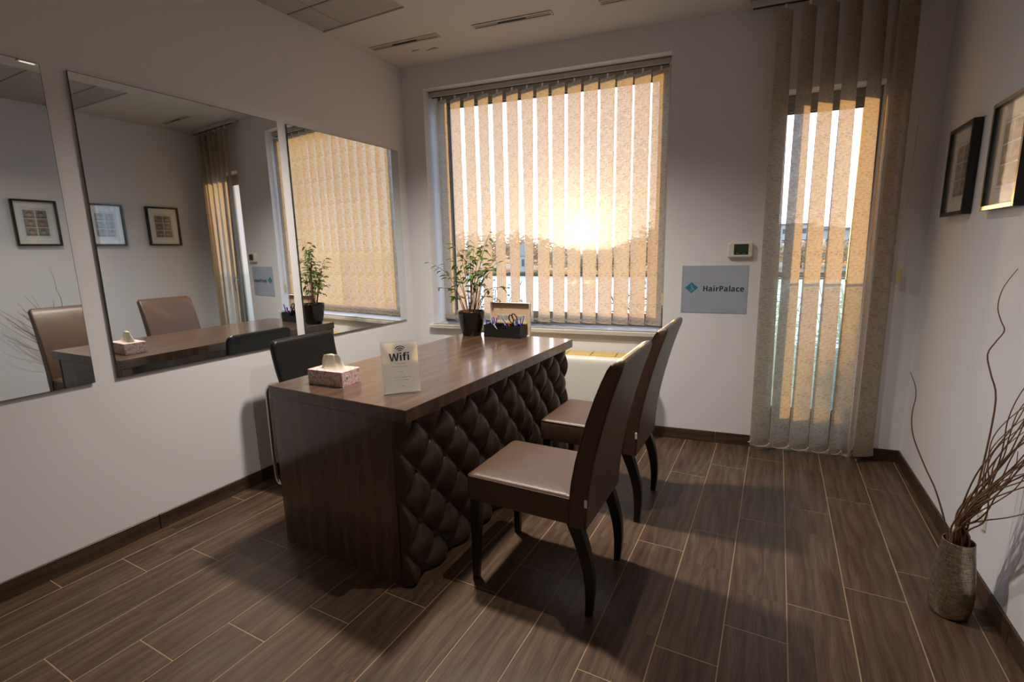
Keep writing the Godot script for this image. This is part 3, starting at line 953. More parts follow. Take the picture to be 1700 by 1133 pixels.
func desk_items() -> void:
	# tissue box
	var xf := on_desk(0.239, 0.76, 0.168, 0.09)
	var t := thing("tissue_box", "pink and brown patterned tissue box on the near end of the desk", "tissue box", xf)
	var n1 := noise(91, 1.0, 2)
	var pr := picture(256, 256, func(x, y):
		var c := Color(0.88, 0.79, 0.80)
		var a := n1.get_noise_2d(x * 0.030, y * 0.030)
		var b2 := n1.get_noise_2d(x * 0.075 + 50, y * 0.05)
		if a > 0.27: c = Color(0.66, 0.50, 0.40).lerp(Color(0.70, 0.53, 0.33), clampf((a - 0.27) * 6, 0, 1)).lerp(Color(0.88, 0.79, 0.80), 0.25)
		elif absf(a - 0.12) < 0.025: c = Color(0.78, 0.66, 0.62)
		elif b2 > 0.28: c = Color(0.72, 0.60, 0.63)
		return c)
	var pm := tex_mat(pr, 0.4, Vector3(5.5, 5.5, 1))
	var h := 0.068
	obj("carton", bx(Vector3(0, h / 2, 0), Vector3(0.20, h, 0.115), 0.0015), pm, t)
	var slot := mb()
	var o := PackedVector2Array()
	for k in 24: o.append(Vector2(cos(TAU * k / 24) * 0.06, sin(TAU * k / 24) * 0.022))
	slot.extrude(o, 0, 0.0006, Transform3D(Basis(Vector3(1, 0, 0), Vector3(0, 0, -1), Vector3(0, 1, 0)), Vector3(0, h, 0)))
	obj("opening", slot, M.paper, t)
	# small round emblem on two sides: pale disc with a dark swoosh
	for side in 2:
		var f := Transform3D(Basis(), Vector3(-0.082, 0.045, 0.0576)) if side == 0 else Transform3D(Basis(Vector3.UP, PI / 2), Vector3(0.1001, 0.036, 0.028))
		var d := PackedVector2Array()
		for k in 20: d.append(Vector2(cos(TAU * k / 20) * 0.0115, sin(TAU * k / 20) * 0.0125))
		var e := mb(); e.extrude(d, 0, 0.0004, f)
		var em := obj("emblem", e, M.paper, t)
		e = mb()
		for s in [-1.0, 1.0]:
			var q := PackedVector2Array()
			for k in 9:
				var an := PI * k / 8
				q.append(Vector2(s * (cos(an) * 0.008), s * (0.0012 + sin(an) * 0.0052)))
			for k in 9:
				var an := PI * (8 - k) / 8
				q.append(Vector2(s * (cos(an) * 0.0075), s * (0.0007 + sin(an) * 0.0022)))
			e.extrude(q, 0.0004, 0.0008, f * Transform3D(Basis(Vector3.BACK, 0.5), Vector3.ZERO))
		obj("swoosh", e, M.navy, em)
	# the tissue pulled halfway out: folded sheet
	var g := []
	var rows := 12
	for r in rows + 1:
		var f := float(r) / rows
		var line := []
		for k in 25:
			var an := TAU * k / 24.0
			var fold := 1.0 + 0.16 * sin(an * 4 + f * 2.0) * (0.4 + f) + 0.08 * sin(an * 7 + 1.0)
			var rx := lerpf(0.067, 0.034, pow(f, 1.6 if cos(an) < 0.0 else 0.8)) * fold
			var rz := lerpf(0.030, 0.005, pow(f, 0.7)) * fold
			var top := 0.063 - 0.005 * cos(an) * (1.0 if cos(an) < 0.0 else -0.3) * -1.0
			line.append(Vector3(cos(an) * rx - 0.012 * f + 0.003, top * f, sin(an) * rz))
		g.append(line)
	var ts := mb()
	ts.sheet(g, 0.01, 0.01, true)
	var c0 := ts.vert(Vector3(-0.008, 0.066, 0))
	var last := rows * 25
	for k in 24: ts.tri(c0, last + (k + 1) % 25, last + k)
	var tm := mat(Color(0.90, 0.87, 0.80), 0.8)
	tm.backlight_enabled = true; tm.backlight = Color(0.5, 0.5, 0.45); tm.cull_mode = BaseMaterial3D.CULL_DISABLED
	tag(obj("tissue", ts, tm, self, xf * Transform3D(Basis(), Vector3(0, h + 0.0006, 0))), "white paper tissue sticking up out of the patterned box", "tissue")

	# leaning sign in an acrylic holder
	xf = on_desk(0.641, 0.76, 0.17, 0.853)
	t = thing("sign_holder", "clear acrylic stand with a white Wifi notice on the desk corner", "sign", xf)
	var lean := Transform3D(Basis(Vector3.RIGHT, -0.16), Vector3(0, 0.004, 0))
	var ac := mat(Color(0.95, 0.97, 0.97, 0.06), 0.03)
	ac.transparency = BaseMaterial3D.TRANSPARENCY_ALPHA
	var b := mb()
	b.box(Vector3(0, 0.108, 0.0022), Vector3(0.156, 0.216, 0.0018), 0.0004, lean)
	b.box(Vector3(0, 0.108, -0.0022), Vector3(0.156, 0.216, 0.0018), 0.0004, lean)
	b.box(Vector3(0, 0.0015, -0.03), Vector3(0.156, 0.003, 0.066), 0.0008)
	obj("acrylic_holder", b, ac, t)
	b = mb()
	b.poly([lean * Vector3(-0.074, 0.002, 0), lean * Vector3(0.074, 0.002, 0), lean * Vector3(0.074, 0.208, 0), lean * Vector3(-0.074, 0.208, 0)])
	var sheet := mat(Color(0.95, 0.94, 0.92), 0.6)
	sheet.backlight_enabled = true; sheet.backlight = Color(0.9, 0.9, 0.9); sheet.cull_mode = BaseMaterial3D.CULL_DISABLED
	var paper := obj("paper_notice", b, sheet, t)
	var zf := 0.0036
	obj("notice_lettering", flat_text("Wifi", 0.044, M.navy, 0.0004, "Droid Sans", 700), null, paper, lean * Transform3D(Basis(), Vector3(-0.002, 0.148, zf)))
	b = mb()
	for k in 3:
		var r := 0.0075 + 0.0080 * k
		var q := PackedVector2Array()
		for i in 13:
			var an := lerpf(PI * 0.22, PI * 0.78, i / 12.0)
			q.append(Vector2(cos(an), sin(an)) * (r + 0.0034))
		for i in 13:
			var an := lerpf(PI * 0.78, PI * 0.22, i / 12.0)
			q.append(Vector2(cos(an), sin(an)) * r)
		b.extrude(q, 0, 0.0004, lean * Transform3D(Basis(), Vector3(0.002, 0.168, zf)))
	obj("wifi_symbol", b, M.navy, paper)
	b = mb()
	for row in [[0.121, -0.024, 0.020, 0.5], [0.109, -0.030, 0.022, 0.5], [0.088, -0.008, 0.008, 1.0], [0.064, -0.034, 0.036, 0.6], [0.053, -0.028, 0.030, 0.6], [0.026, -0.012, 0.006, 1.0]]:
		var x: float = row[1]
		while x < row[2]:
			var w := rng.randf_range(0.003, 0.006)
			var hh := 0.0016 if x > lerpf(row[1], row[2], 0.45) else 0.0010
			b.box(Vector3(x + w / 2, row[0], zf), Vector3(w, hh, 0.0003), 0.0, lean)
			x += w + 0.0012
	obj("small_print", b, M.grey_ink, paper).set_meta("kind", "stuff")

	# desk organiser
	xf = on_desk(0.345, 0.76, 1.535, 0.055)
	t = thing("desk_organizer", "black plastic desk organiser full of pens beside the plant pot", "organizer", xf)
	b = mb()
	var W := 0.272; var D := 0.118; var H := 0.082
	b.box(Vector3(0, 0.003, 0), Vector3(W, 0.006, D), 0.001)
	b.box(Vector3(0, 0.041, -D / 2 + 0.0015), Vector3(W, H, 0.003), 0.0008)
	for x in [-W / 2 + 0.0015, W / 2 - 0.0015]: b.box(Vector3(x, 0.041, 0), Vector3(0.003, H, D), 0.0008)
	var fo := PackedVector2Array([Vector2(-W / 2, 0), Vector2(W / 2, 0), Vector2(W / 2, H), Vector2(0.042, H), Vector2(0.034, 0.056), Vector2(-0.052, 0.056), Vector2(-0.062, H), Vector2(-W / 2, H)])
	b.extrude(fo, D / 2 - 0.003, D / 2)
	obj("tray", b, M.black, t)
	b = mb()
	for x in [-0.060, 0.040]: b.box(Vector3(x, 0.041, 0), Vector3(0.003, H - 0.004, D - 0.006))
	for z in [-0.02, 0.018]: b.box(Vector3(-0.01, 0.034, z), Vector3(0.098, 0.060, 0.003))
	obj("divider", b, M.black, t)
	# pens
	var pens := []
	for k in 5: pens.append([Vector3(-0.115 + 0.011 * k, 0.006, rng.randf_range(-0.035, 0.03)), Vector3(rng.randf_range(-0.03, 0.035), 0.118, rng.randf_range(-0.02, 0.02)), M.blue_pen, "blue pen standing in the left compartment of the black organiser", "pens in the left compartment"])
	for k in 5: pens.append([Vector3(0.062 + 0.013 * k, 0.006, rng.randf_range(-0.035, 0.03)), Vector3(rng.randf_range(-0.02, 0.025), 0.116, rng.randf_range(-0.02, 0.02)), M.blue_pen, "blue pen standing in the right compartment of the black organiser", "pens in the right compartment"])
	pens.append([Vector3(0.110, 0.008, 0.02), Vector3(0.038, 0.140, 0.0), M.blue_pen, "blue pen leaning outward over the organiser's right end", ""])
	pens.append([Vector3(0.066, 0.008, 0.045), Vector3(-0.062, 0.116, 0.0), M.blue_pen, "blue pen leaning left in front of the scissors", ""])
	pens.append([Vector3(0.079, 0.012, 0.050), Vector3(-0.032, 0.088, 0.0), M.red, "red pen in the organiser in front of the scissors", ""])
	pens.append([Vector3(-0.018, 0.02, 0.051), Vector3(-0.052, 0.068, -0.012), M.steel, "silver pen lying across the organiser's low front notch", ""])
	for p in pens:
		var e := mb()
		var dir: Vector3 = p[1]
		e.tube([p[0], p[0] + dir * 0.06, p[0] + dir * 0.12, p[0] + dir * 0.93, p[0] + dir], [0.0012, 0.0034, 0.0050, 0.0050, 0.0036], 8)
		var pn := thing("pen", p[3], "pen", xf, p[4])
		obj("barrel", e, p[2], pn)
		e = mb()
		var side := dir.cross(Vector3(0, 0, 1)).normalized()
		e.tube([p[0] + dir * 0.95 + Vector3(0, 0, 0.0056), p[0] + dir * 0.66 + Vector3(0, 0, 0.007)], 0.0015, 6)
		obj("clip", e, M.white if p[2] == M.blue_pen else M.steel, pn)
	# scissors, handles up
	var sc := thing("scissors", "black-handled scissors standing in the desk organiser", "scissors", xf)
	for s in [-1.0, 1.0]:
		b = mb()
		var c := Vector3(0.060 + s * 0.013 - 0.008, 0.125 + s * 0.006, -0.01)
		var ringp := []
		for k in 25:
			var an := TAU * k / 24
			var q := Vector2(cos(an) * 0.0145, sin(an) * 0.027).rotated(0.45 + s * 0.10)
			ringp.append(c + Vector3(q.x, q.y, s * 0.002))
		b.tube(ringp, 0.0042, 8, false)
		b.tube([c + Vector3(0.010, -0.024, 0), Vector3(0.075, 0.072, -0.01)], 0.0055, 8)
		obj("handle", b, M.black, sc)
		b = mb()
		b.box(Vector3(0.080 + s * 0.002, 0.040, -0.01 + s * 0.0015), Vector3(0.011, 0.066, 0.0016), 0.0005)
		obj("blade", b, M.steel, sc)
	# shallow box lid standing on edge behind it
	var lx := on_desk(0.352, 0.76, 1.590, 0.03) * Transform3D(Basis(Vector3.RIGHT, -0.0), Vector3.ZERO)
	var lid := thing("box_lid", "white cardboard box lid standing open side out behind the organiser", "box lid", lx)
	var card := mat(Color(0.74, 0.62, 0.50), 0.8)
	obj("inner_face", bx(Vector3(0, 0.112, -0.012), Vector3(0.294, 0.220, 0.0015)), card, lid)
	b = mb()
	b.box(Vector3(0, 0.112, -0.0142), Vector3(0.30, 0.224, 0.002))
	b.box(Vector3(0, 0.2235, -0.003), Vector3(0.30, 0.003, 0.024), 0.001)
	b.box(Vector3(0, 0.0015, -0.003), Vector3(0.30, 0.003, 0.024), 0.001)
	for x in [-0.1485, 0.1485]: b.box(Vector3(x, 0.112, -0.003), Vector3(0.003, 0.224, 0.024), 0.001)
	obj("rim", b, M.paper, lid)
	obj("foam_strip", bx(Vector3(0, 0.086, -0.005), Vector3(0.25, 0.014, 0.012), 0.002), mat(Color(0.72, 0.64, 0.48), 0.8), lid)
	var lpm := mat(Color(0.72, 0.71, 0.66), 0.7)
	for r in [[-0.06, 0.095, 9, 0.022, 0.040], [0.075, 0.07, 5, 0.02, 0.036]]:
		var lb := obj("label_sheet", bx(Vector3(r[0], 0.118, -0.0105), Vector3(r[1], 0.048, 0.0012)), lpm, lid)
		b = mb()
		for k in int(r[2]): b.box(Vector3(r[0] - r[1] / 2 + 0.008 + 0.010 * k, 0.118, -0.0095), Vector3(rng.randf_range(0.003, 0.007), rng.randf_range(r[3], r[4]), 0.0006))
		obj("print", b, M.grey_ink, lb).set_meta("kind", "stuff")

func leaf_mesh(m: Material) -> ArrayMesh:
	# pointed oval leaf, 1 long along +x, folded along its rib, drooping
	var b := mb()
	var g := []
	for i in 7:
		var f := i / 6.0
		var w := 0.21 * pow(sin(PI * pow(f, 0.80)), 0.9) * (1.0 - 0.25 * f) + 0.004
		var y := 0.05 * f - 0.22 * f * f
		g.append([Vector3(f, y + w * 0.30, -w), Vector3(f, y, 0), Vector3(f, y + w * 0.30, w)])
	b.sheet(g, 0.5, 0.16, true)
	return b.mesh(m)

func potted_plant() -> void:
	var xf := on_desk(0.10, 0.76, 1.49)
	var t := thing("potted_plant", "weeping fig plant in a glossy dark brown pot on the desk", "plant", xf)
	var b := mb()
	b.lathe([Vector2(0.0, 0.0), Vector2(0.058, 0.0), Vector2(0.064, 0.004), Vector2(0.072, 0.03), Vector2(0.082, 0.075), Vector2(0.089, 0.12), Vector2(0.092, 0.155), Vector2(0.093, 0.166), Vector2(0.091, 0.169), Vector2(0.087, 0.168), Vector2(0.085, 0.160), Vector2(0.083, 0.148)], 40)
	obj("pot", b, M.pot, t)
	b = mb()
	var prof := []
	for k in 7: prof.append(Vector2(0.0845 * (1 - k / 6.0), 0.150 + 0.006 * sin(k * 1.3)))
	b.lathe(prof, 24)
	obj("soil", b, M.soil, t)
	# stem tips: sideways (as seen from the room), height above the soil, depth
	var tips := [[-0.268, 0.345], [-0.22, 0.17], [-0.135, 0.10], [-0.09, 0.465], [-0.125, 0.38], [-0.005, 0.49], [0.03, 0.455], [0.125, 0.500], [0.19, 0.385], [0.165, 0.300], [0.20, 0.345], [0.235, 0.165], [0.185, 0.085], [0.14, 0.535], [-0.045, 0.415], [0.075, 0.30], [0.03, 0.27], [-0.16, 0.255]]
	var lm := [leaf_mesh(M.leaf), leaf_mesh(M.leaf2)]
	var side := turn(0.4893 - DESK_TURN).basis
	rng.seed = 77
	for k in tips.size():
		var tip: Array = tips[k]
		var dz := rng.randf_range(-0.10, 0.07)
		if tip[1] > 0.45: dz *= 0.4
		var e: Vector3 = side * Vector3(tip[0], 0.155 + tip[1], dz)
		var root := side * Vector3(tip[0] * 0.16 + rng.randf_range(-0.012, 0.012), 0.146, dz * 0.3)
		var mid := root.lerp(e, 0.5) + Vector3(0, 0.05 + 0.02 * rng.randf(), 0) + side * Vector3(-tip[0] * 0.13 + rng.randf_range(-0.015, 0.015), 0, 0)
		var path := spline([root, mid, e], 12)
		var radii := []
		for i in 13: radii.append(lerpf(0.0032, 0.0009, i / 12.0))
		b = mb()
		b.tube(path, radii, 6)
		var stem := obj("stem", b, M.stem, t)
		var n := 13 if tip[1] > 0.2 else 8
		for j in n:
			var f := lerpf(0.40, 1.0, (j + rng.randf() * 0.6) / n) if tip[1] > 0.2 else lerpf(0.55, 1.0, (j + rng.randf() * 0.6) / n)
			if j == n - 1: f = 1.0
			var c: Vector3 = path[mini(12, int(f * 12))]
			var yaw := rng.randf() * TAU
			var pitch := rng.randf_range(-0.7, 0.35)
			var sc := rng.randf_range(0.044, 0.066)
			var twig := Vector3(cos(yaw), 0.1, -sin(yaw)) * rng.randf_range(0.004, 0.022)
			var bs := Basis(Vector3.UP, yaw) * Basis(Vector3.BACK, pitch) * Basis(Vector3.RIGHT, rng.randf_range(-0.6, 0.6))
			obj("leaf", lm[0 if rng.randf() < 0.6 else 1], null, stem, Transform3D(bs.scaled(Vector3.ONE * sc), c + twig))

func wall_items() -> void:
	# company plate
	var t := thing("wall_sign", "brushed metal plate with teal diamond logo between window and door", "sign", back(2.302, 1.056, 0))
	var plate := mat(Color(0.74, 0.79, 0.88), 0.36, 0.55)
	plate.anisotropy_enabled = true; plate.anisotropy = 0.5
	obj("plate", bx(Vector3(0, 0, 0.002), Vector3(0.403, 0.312, 0.004), 0.0008), plate, t)
	obj("sign_lettering", flat_text("HairPalace", 0.049, M.navy, 0.0008, "Droid Sans", 600), null, t, Transform3D(Basis(), Vector3(0.057, 0.004, 0.0045)))
	var b := mb()
	b.extrude(PackedVector2Array([Vector2(-0.041, 0), Vector2(0, -0.037), Vector2(0.041, 0), Vector2(0, 0.037)]), 0, 0.0008, Transform3D(Basis(), Vector3(-0.138, 0.010, 0.004)))
	var lg := obj("logo_diamond", b, M.teal, t)
	b = mb()
	for k in 4:
		var q := PackedVector2Array()
		var n := 10
		var top := Vector2(-0.006 + 0.006 * k, 0.024 - 0.013 * k)
		var bot := Vector2(-0.014 + 0.0095 * k, -0.030 + 0.0035 * k)
		var l := []
		for i in n + 1:
			var f := float(i) / n
			var p := top.lerp(bot, f) + Vector2(0.010 * sin(PI * f), 0)
			l.append(p)
		for i in n + 1: q.append(l[i] + Vector2(0.0022 * sin(PI * (0.1 + 0.85 * i / n)), 0))
		for i in n + 1: q.append(l[n - i] - Vector2(0.0006, 0))
		b.extrude(q, 0.0008, 0.0012, Transform3D(Basis(), Vector3(-0.138, 0.010, 0.004)))
	obj("logo_strands", b, plate, lg)
	# thermostat
	t = thing("thermostat", "white wall thermostat with dark green screen above the metal plate", "thermostat", back(2.446, 1.308, 0))
	var rings := []
	for r in [[0.0, 0.0], [0.020, 0.0], [0.026, 0.003], [0.029, 0.009]]:
		var ring := []
		for p: Vector3 in rrect(0.148 - 2 * r[1], 0.094 - 2 * r[1], 0.014 - r[1] * 0.6): ring.append(Vector3(p.x, -p.z + 0.006 * (1 - pow(p.x / 0.074, 2)) * signf(-p.z), r[0]))
		rings.append(ring)
	b = mb()
	b.loft(rings)
	var body := obj("body", b, mat(Color(0.84, 0.82, 0.78), 0.4), t)
	obj("bezel", bx(Vector3(0.004, 0.004, 0.0292), Vector3(0.084, 0.066, 0.0016), 0.0006), M.black, body)
	obj("screen", bx(Vector3(0.004, 0.009, 0.0302), Vector3(0.074, 0.044, 0.0012), 0.0004), mat(Color(0.13, 0.22, 0.20), 0.25), body)
	obj("screen_digits", flat_text("20", 0.030, mat(Color(0.035, 0.07, 0.065), 0.4), 0.0004), null, body, Transform3D(Basis(), Vector3(-0.012, 0.008, 0.0309)))
	b = mb()
	for x in [-0.014, 0.022]: b.box(Vector3(x, -0.0215, 0.0304), Vector3(0.020, 0.006, 0.001), 0.0003)
	obj("button", b, M.grey_ink, body)
	b = mb()
	b.extrude(PackedVector2Array([Vector2(0.055, 0.006), Vector2(0.064, 0.006), Vector2(0.0595, 0.014)]), 0.028, 0.031)
	b.extrude(PackedVector2Array([Vector2(0.055, -0.004), Vector2(0.064, -0.004), Vector2(0.0595, -0.012)]), 0.028, 0.031)
	obj("arrow_button", b, mat(Color(0.70, 0.68, 0.64), 0.5), body)
	obj("mode_button", bx(Vector3(-0.058, -0.001, 0.0295), Vector3(0.018, 0.006, 0.002), 0.0008), M.white, body)
	# socket low on the right wall
	t = thing("wall_socket", "white electric socket low on the right wall behind the branches", "socket", right(1.253, 0.285, 0))
	rings = []
	for r in [[0.0, 0.0], [0.006, 0.0], [0.010, 0.004]]:
		var ring := []
		for p: Vector3 in rrect(0.08 - 2 * r[1], 0.08 - 2 * r[1], 0.008): ring.append(Vector3(p.x, -p.z, r[0]))
		rings.append(ring)
	b = mb(); b.loft(rings)
	obj("cover_plate", b, M.white, t)
	b = mb()
	var prof := [Vector2(0.022, 0.0108), Vector2(0.021, 0.0112), Vector2(0.0195, 0.0108)]
	b.lathe(prof, 24)
	for i in b.v.size(): b.v[i] = Vector3(b.v[i].x, b.v[i].z, b.v[i].y)
	obj("socket_ring", b, M.frame_metal, t)
	b = mb()
	for x in [-0.0095, 0.0095]: b.box(Vector3(x, 0, 0.0102), Vector3(0.005, 0.005, 0.001))
	obj("pin_hole", b, M.black, t)

func pictures() -> void:
	var names := ["black-framed picture of six head photos, nearest the corner", "middle black-framed picture of six head photos, right of the first", "third black-framed picture of six head photos, seen only in the left mirror"]
	for k in 3:
		var t := thing("framed_picture", names[k], "picture", right([0.486, 1.022, 1.556][k], 1.664, 0), "framed pictures on the right wall")
		var w := 0.322; var h := 0.412
		var b := mb()
		ring_frame(b, -w / 2, w / 2, -h / 2, h / 2, 0.018, 0.002, 0.036, 0.0015)
		obj("frame", b, M.black_gloss, t)
		obj("mat_board", bx(Vector3(0, 0, 0.012), Vector3(w - 0.03, h - 0.03, 0.004)), M.paper, t)
		# the print: six portrait photos of heads, blurred at this distance
		var hair := [[0.16, 0.30, 0.12, 0.34, 0.22, 0.14], [0.45, 0.28, 0.40, 0.30, 0.34, 0.5], [0.20, 0.14, 0.30, 0.12, 0.24, 0.18]]
		var hd: Array = hair[k]
		var skin := Color(0.72, 0.52, 0.42)
		var im := picture(96, 144, func(x, y):
			var cx := int(x / 48); var cy := int(y / 48)
			var u: float = (x % 48) / 48.0 - 0.5; var v: float = (y % 48) / 48.0 - 0.5
			if absf(u) > 0.465 or absf(v) > 0.465: return Color(0.88, 0.87, 0.85)
			var q: float = hd[cy * 2 + cx]
			var c := Color(0.50, 0.48, 0.46).lerp(Color(0.16, 0.15, 0.15), q)
			if v > 0.22 + u * u * 0.6: c = Color(0.16, 0.17, 0.20).lerp(Color(0.45, 0.12, 0.12), 1.0 if cy == 1 and cx == 0 and k == 2 else 0.0)
			var e := Vector2((u + 0.04 * (cx * 2 - 1)) / 0.27, (v + 0.02) / 0.34)
			var r := e.length()
			if r < 1.0:
				c = skin.darkened(q * 0.5)
				if e.y < -0.30 + 0.35 * absf(e.x) + q * 0.4 or r > 0.9: c = Color(0.20, 0.13, 0.09).lerp(Color(0.40, 0.28, 0.20), q)
			return c)
		var pr := mb()
		pr.poly([Vector3(-0.086, -0.116, 0.0147), Vector3(0.086, -0.116, 0.0147), Vector3(0.086, 0.118, 0.0147), Vector3(-0.086, 0.118, 0.0147)])
		var first := 0
		for c in [Vector2(0, 1), Vector2(1, 1), Vector2(1, 0), Vector2(0, 0)]:
			pr.uv[first] = c; first += 1
		obj("print_sheet", bx(Vector3(0, 0, 0.0142), Vector3(0.205, 0.285, 0.0006)), mat(Color(0.84, 0.85, 0.88), 0.6), t)
		obj("photo_grid", pr, tex_mat(im, 0.5), t)
		b = mb()
		for r in [[0.127, -0.085, 0.04], [0.133, 0.06, 0.088], [-0.126, -0.085, -0.05]]:
			b.box(Vector3((r[1] + r[2]) / 2, r[0], 0.0147), Vector3(r[2] - r[1], 0.003, 0.0004))
		obj("caption_line", b, M.grey_ink, t).set_meta("kind", "stuff")
		obj("pane", bx(Vector3(0, 0, 0.027), Vector3(w - 0.034, h - 0.034, 0.002)), M.pane, t)

func vase() -> void:
	var c := Vector3(3.283, 0, 1.075)
	var t := thing("floor_vase", "scratched silver-bronze metal vase on the floor by the right wall", "vase", turn(0.5, c))
	var b := mb()
	var prof := []
	for p in [[0.0, 0.0], [0.048, 0.0], [0.056, 0.004], [0.061, 0.02], [0.0645, 0.055], [0.065, 0.085], [0.063, 0.125], [0.059, 0.17], [0.054, 0.215], [0.049, 0.26], [0.0465, 0.283], [0.046, 0.288], [0.044, 0.288], [0.043, 0.28], [0.045, 0.22], [0.045, 0.14]]: prof.append(Vector2(p[0], p[1]))
	b.lathe(prof, 40)
	for i in b.uv.size(): b.uv[i] = Vector2(atan2(b.v[i].z, b.v[i].x) / TAU + 0.5, b.v[i].y * 3.0)
	var n := noise(33, 1.0, 2)
	var tx := picture(256, 256, func(x, y):
		var s := n.get_noise_2d(x * 0.03, y * 0.8) * 0.35 + n.get_noise_2d(x * 0.7, y * 0.04 + 60) * 0.25
		var f := clampf(0.66 + s * 0.7, 0.3, 0.95)
		return Color(f, f * 0.92, f * 0.82))
	var vm := tex_mat(tx, 0.32)
	vm.metallic = 0.9
	obj("body", b, vm, t)
	# curly willow branches, each its own
	var paths := []
	var P := func(px: float, py: float, dz: float) -> Vector3:   # side step (m), height, towards the viewer
		return c + Vector3(px, py, dz)
	var lone := [P.call(-0.005, 0.08, 0.0), P.call(-0.038, 0.30, 0.02), P.call(-0.086, 0.46, 0.025), P.call(-0.129, 0.554, 0.025), P.call(-0.172, 0.659, 0.025), P.call(-0.184, 0.736, 0.025), P.call(-0.180, 0.803, 0.025), P.call(-0.186, 0.846, 0.025), P.call(-0.204, 0.891, 0.025)]
	var tall := [P.call(0.005, 0.08, 0.0), P.call(0.012, 0.34, 0.015), P.call(0.021, 0.526, 0.02), P.call(0.028, 0.70, 0.024), P.call(0.025, 0.834, 0.031), P.call(0.002, 0.908, 0.037), P.call(-0.015, 0.972, 0.042), P.call(-0.002, 1.016, 0.048), P.call(0.013, 1.054, 0.053), P.call(0.0, 1.085, 0.059), P.call(-0.015, 1.131, 0.064), P.call(-0.011, 1.192, 0.07), P.call(0.014, 1.251, 0.075)]
	paths.append([lone, "single thin dried branch curving left out of the vase", ""])
	paths.append([tall, "tallest dried branch, S-curved, rising up the right wall", ""])
	rng.seed = 5
	for k in 27:
		var h := rng.randf_range(0.62, 1.02)
		var reach := rng.randf_range(0.0, 1.0)
		var pts := [P.call(rng.randf_range(-0.015, 0.015), 0.08, rng.randf_range(-0.015, 0.015)), P.call(rng.randf_range(-0.03, 0.03), 0.29, rng.randf_range(-0.03, 0.03))]
		var ph := rng.randf() * TAU
		var am := rng.randf_range(0.012, 0.030)
		for i in range(1, 8):
			var f := i / 7.0
			var y := 0.29 + (h - 0.29) * f
			var x := -0.015 + (0.02 + 0.09 * (1.0 - reach * 0.6)) * pow(f, 1.3) + am * sin(ph + f * 7.5) * (0.4 + f)
			var z := (0.05 + 0.46 * reach) * pow(f, 1.25) + am * 1.4 * cos(ph * 1.7 + f * 6.0)
			x = minf(x, 0.118 + 0.02 * z)
			pts.append(P.call(x, y, z))
		paths.append([pts, "dried curly willow branch in the vase's dense bunch", "willow branches of the dense bunch"])
	for p in paths:
		var path := spline(p[0], 40)
		var radii := []
		for i in 41: radii.append(lerpf(0.0034, 0.0011, i / 40.0))
		var br := mb()
		br.tube(path, radii, 6)
		tag(obj("willow_branch", br, M.willow), p[1], "branch", p[2])

# ------------------------------------------------------------------ outside
func cloud(n: int, r: Vector3, size: float, m: Material, mesh: Mesh, hollow := 0.5) -> MultiMeshInstance3D:
	var mm := MultiMesh.new()
	mm.transform_format = MultiMesh.TRANSFORM_3D
	mm.mesh = mesh
	mm.instance_count = n
	for i in n:
		var d := Vector3(rng.randfn(), rng.randfn(), rng.randfn()).normalized() * pow(rng.randf_range(hollow, 1.0), 0.6)
		var bs := Basis(Vector3.UP, rng.randf() * TAU) * Basis(Vector3.RIGHT, rng.randf_range(-1.5, 1.5))
		mm.set_instance_transform(i, Transform3D(bs.scaled(Vector3.ONE * size * rng.randf_range(0.6, 1.4)), d * r))
	var o := MultiMeshInstance3D.new()
	o.multimesh = mm
	return o

func sky_point(az_deg: float, dist: float, y: float) -> Vector3:
	var a := deg_to_rad(az_deg)
	return Vector3(2.6418 - sin(a) * dist, y, 3.2325 - cos(a) * dist)

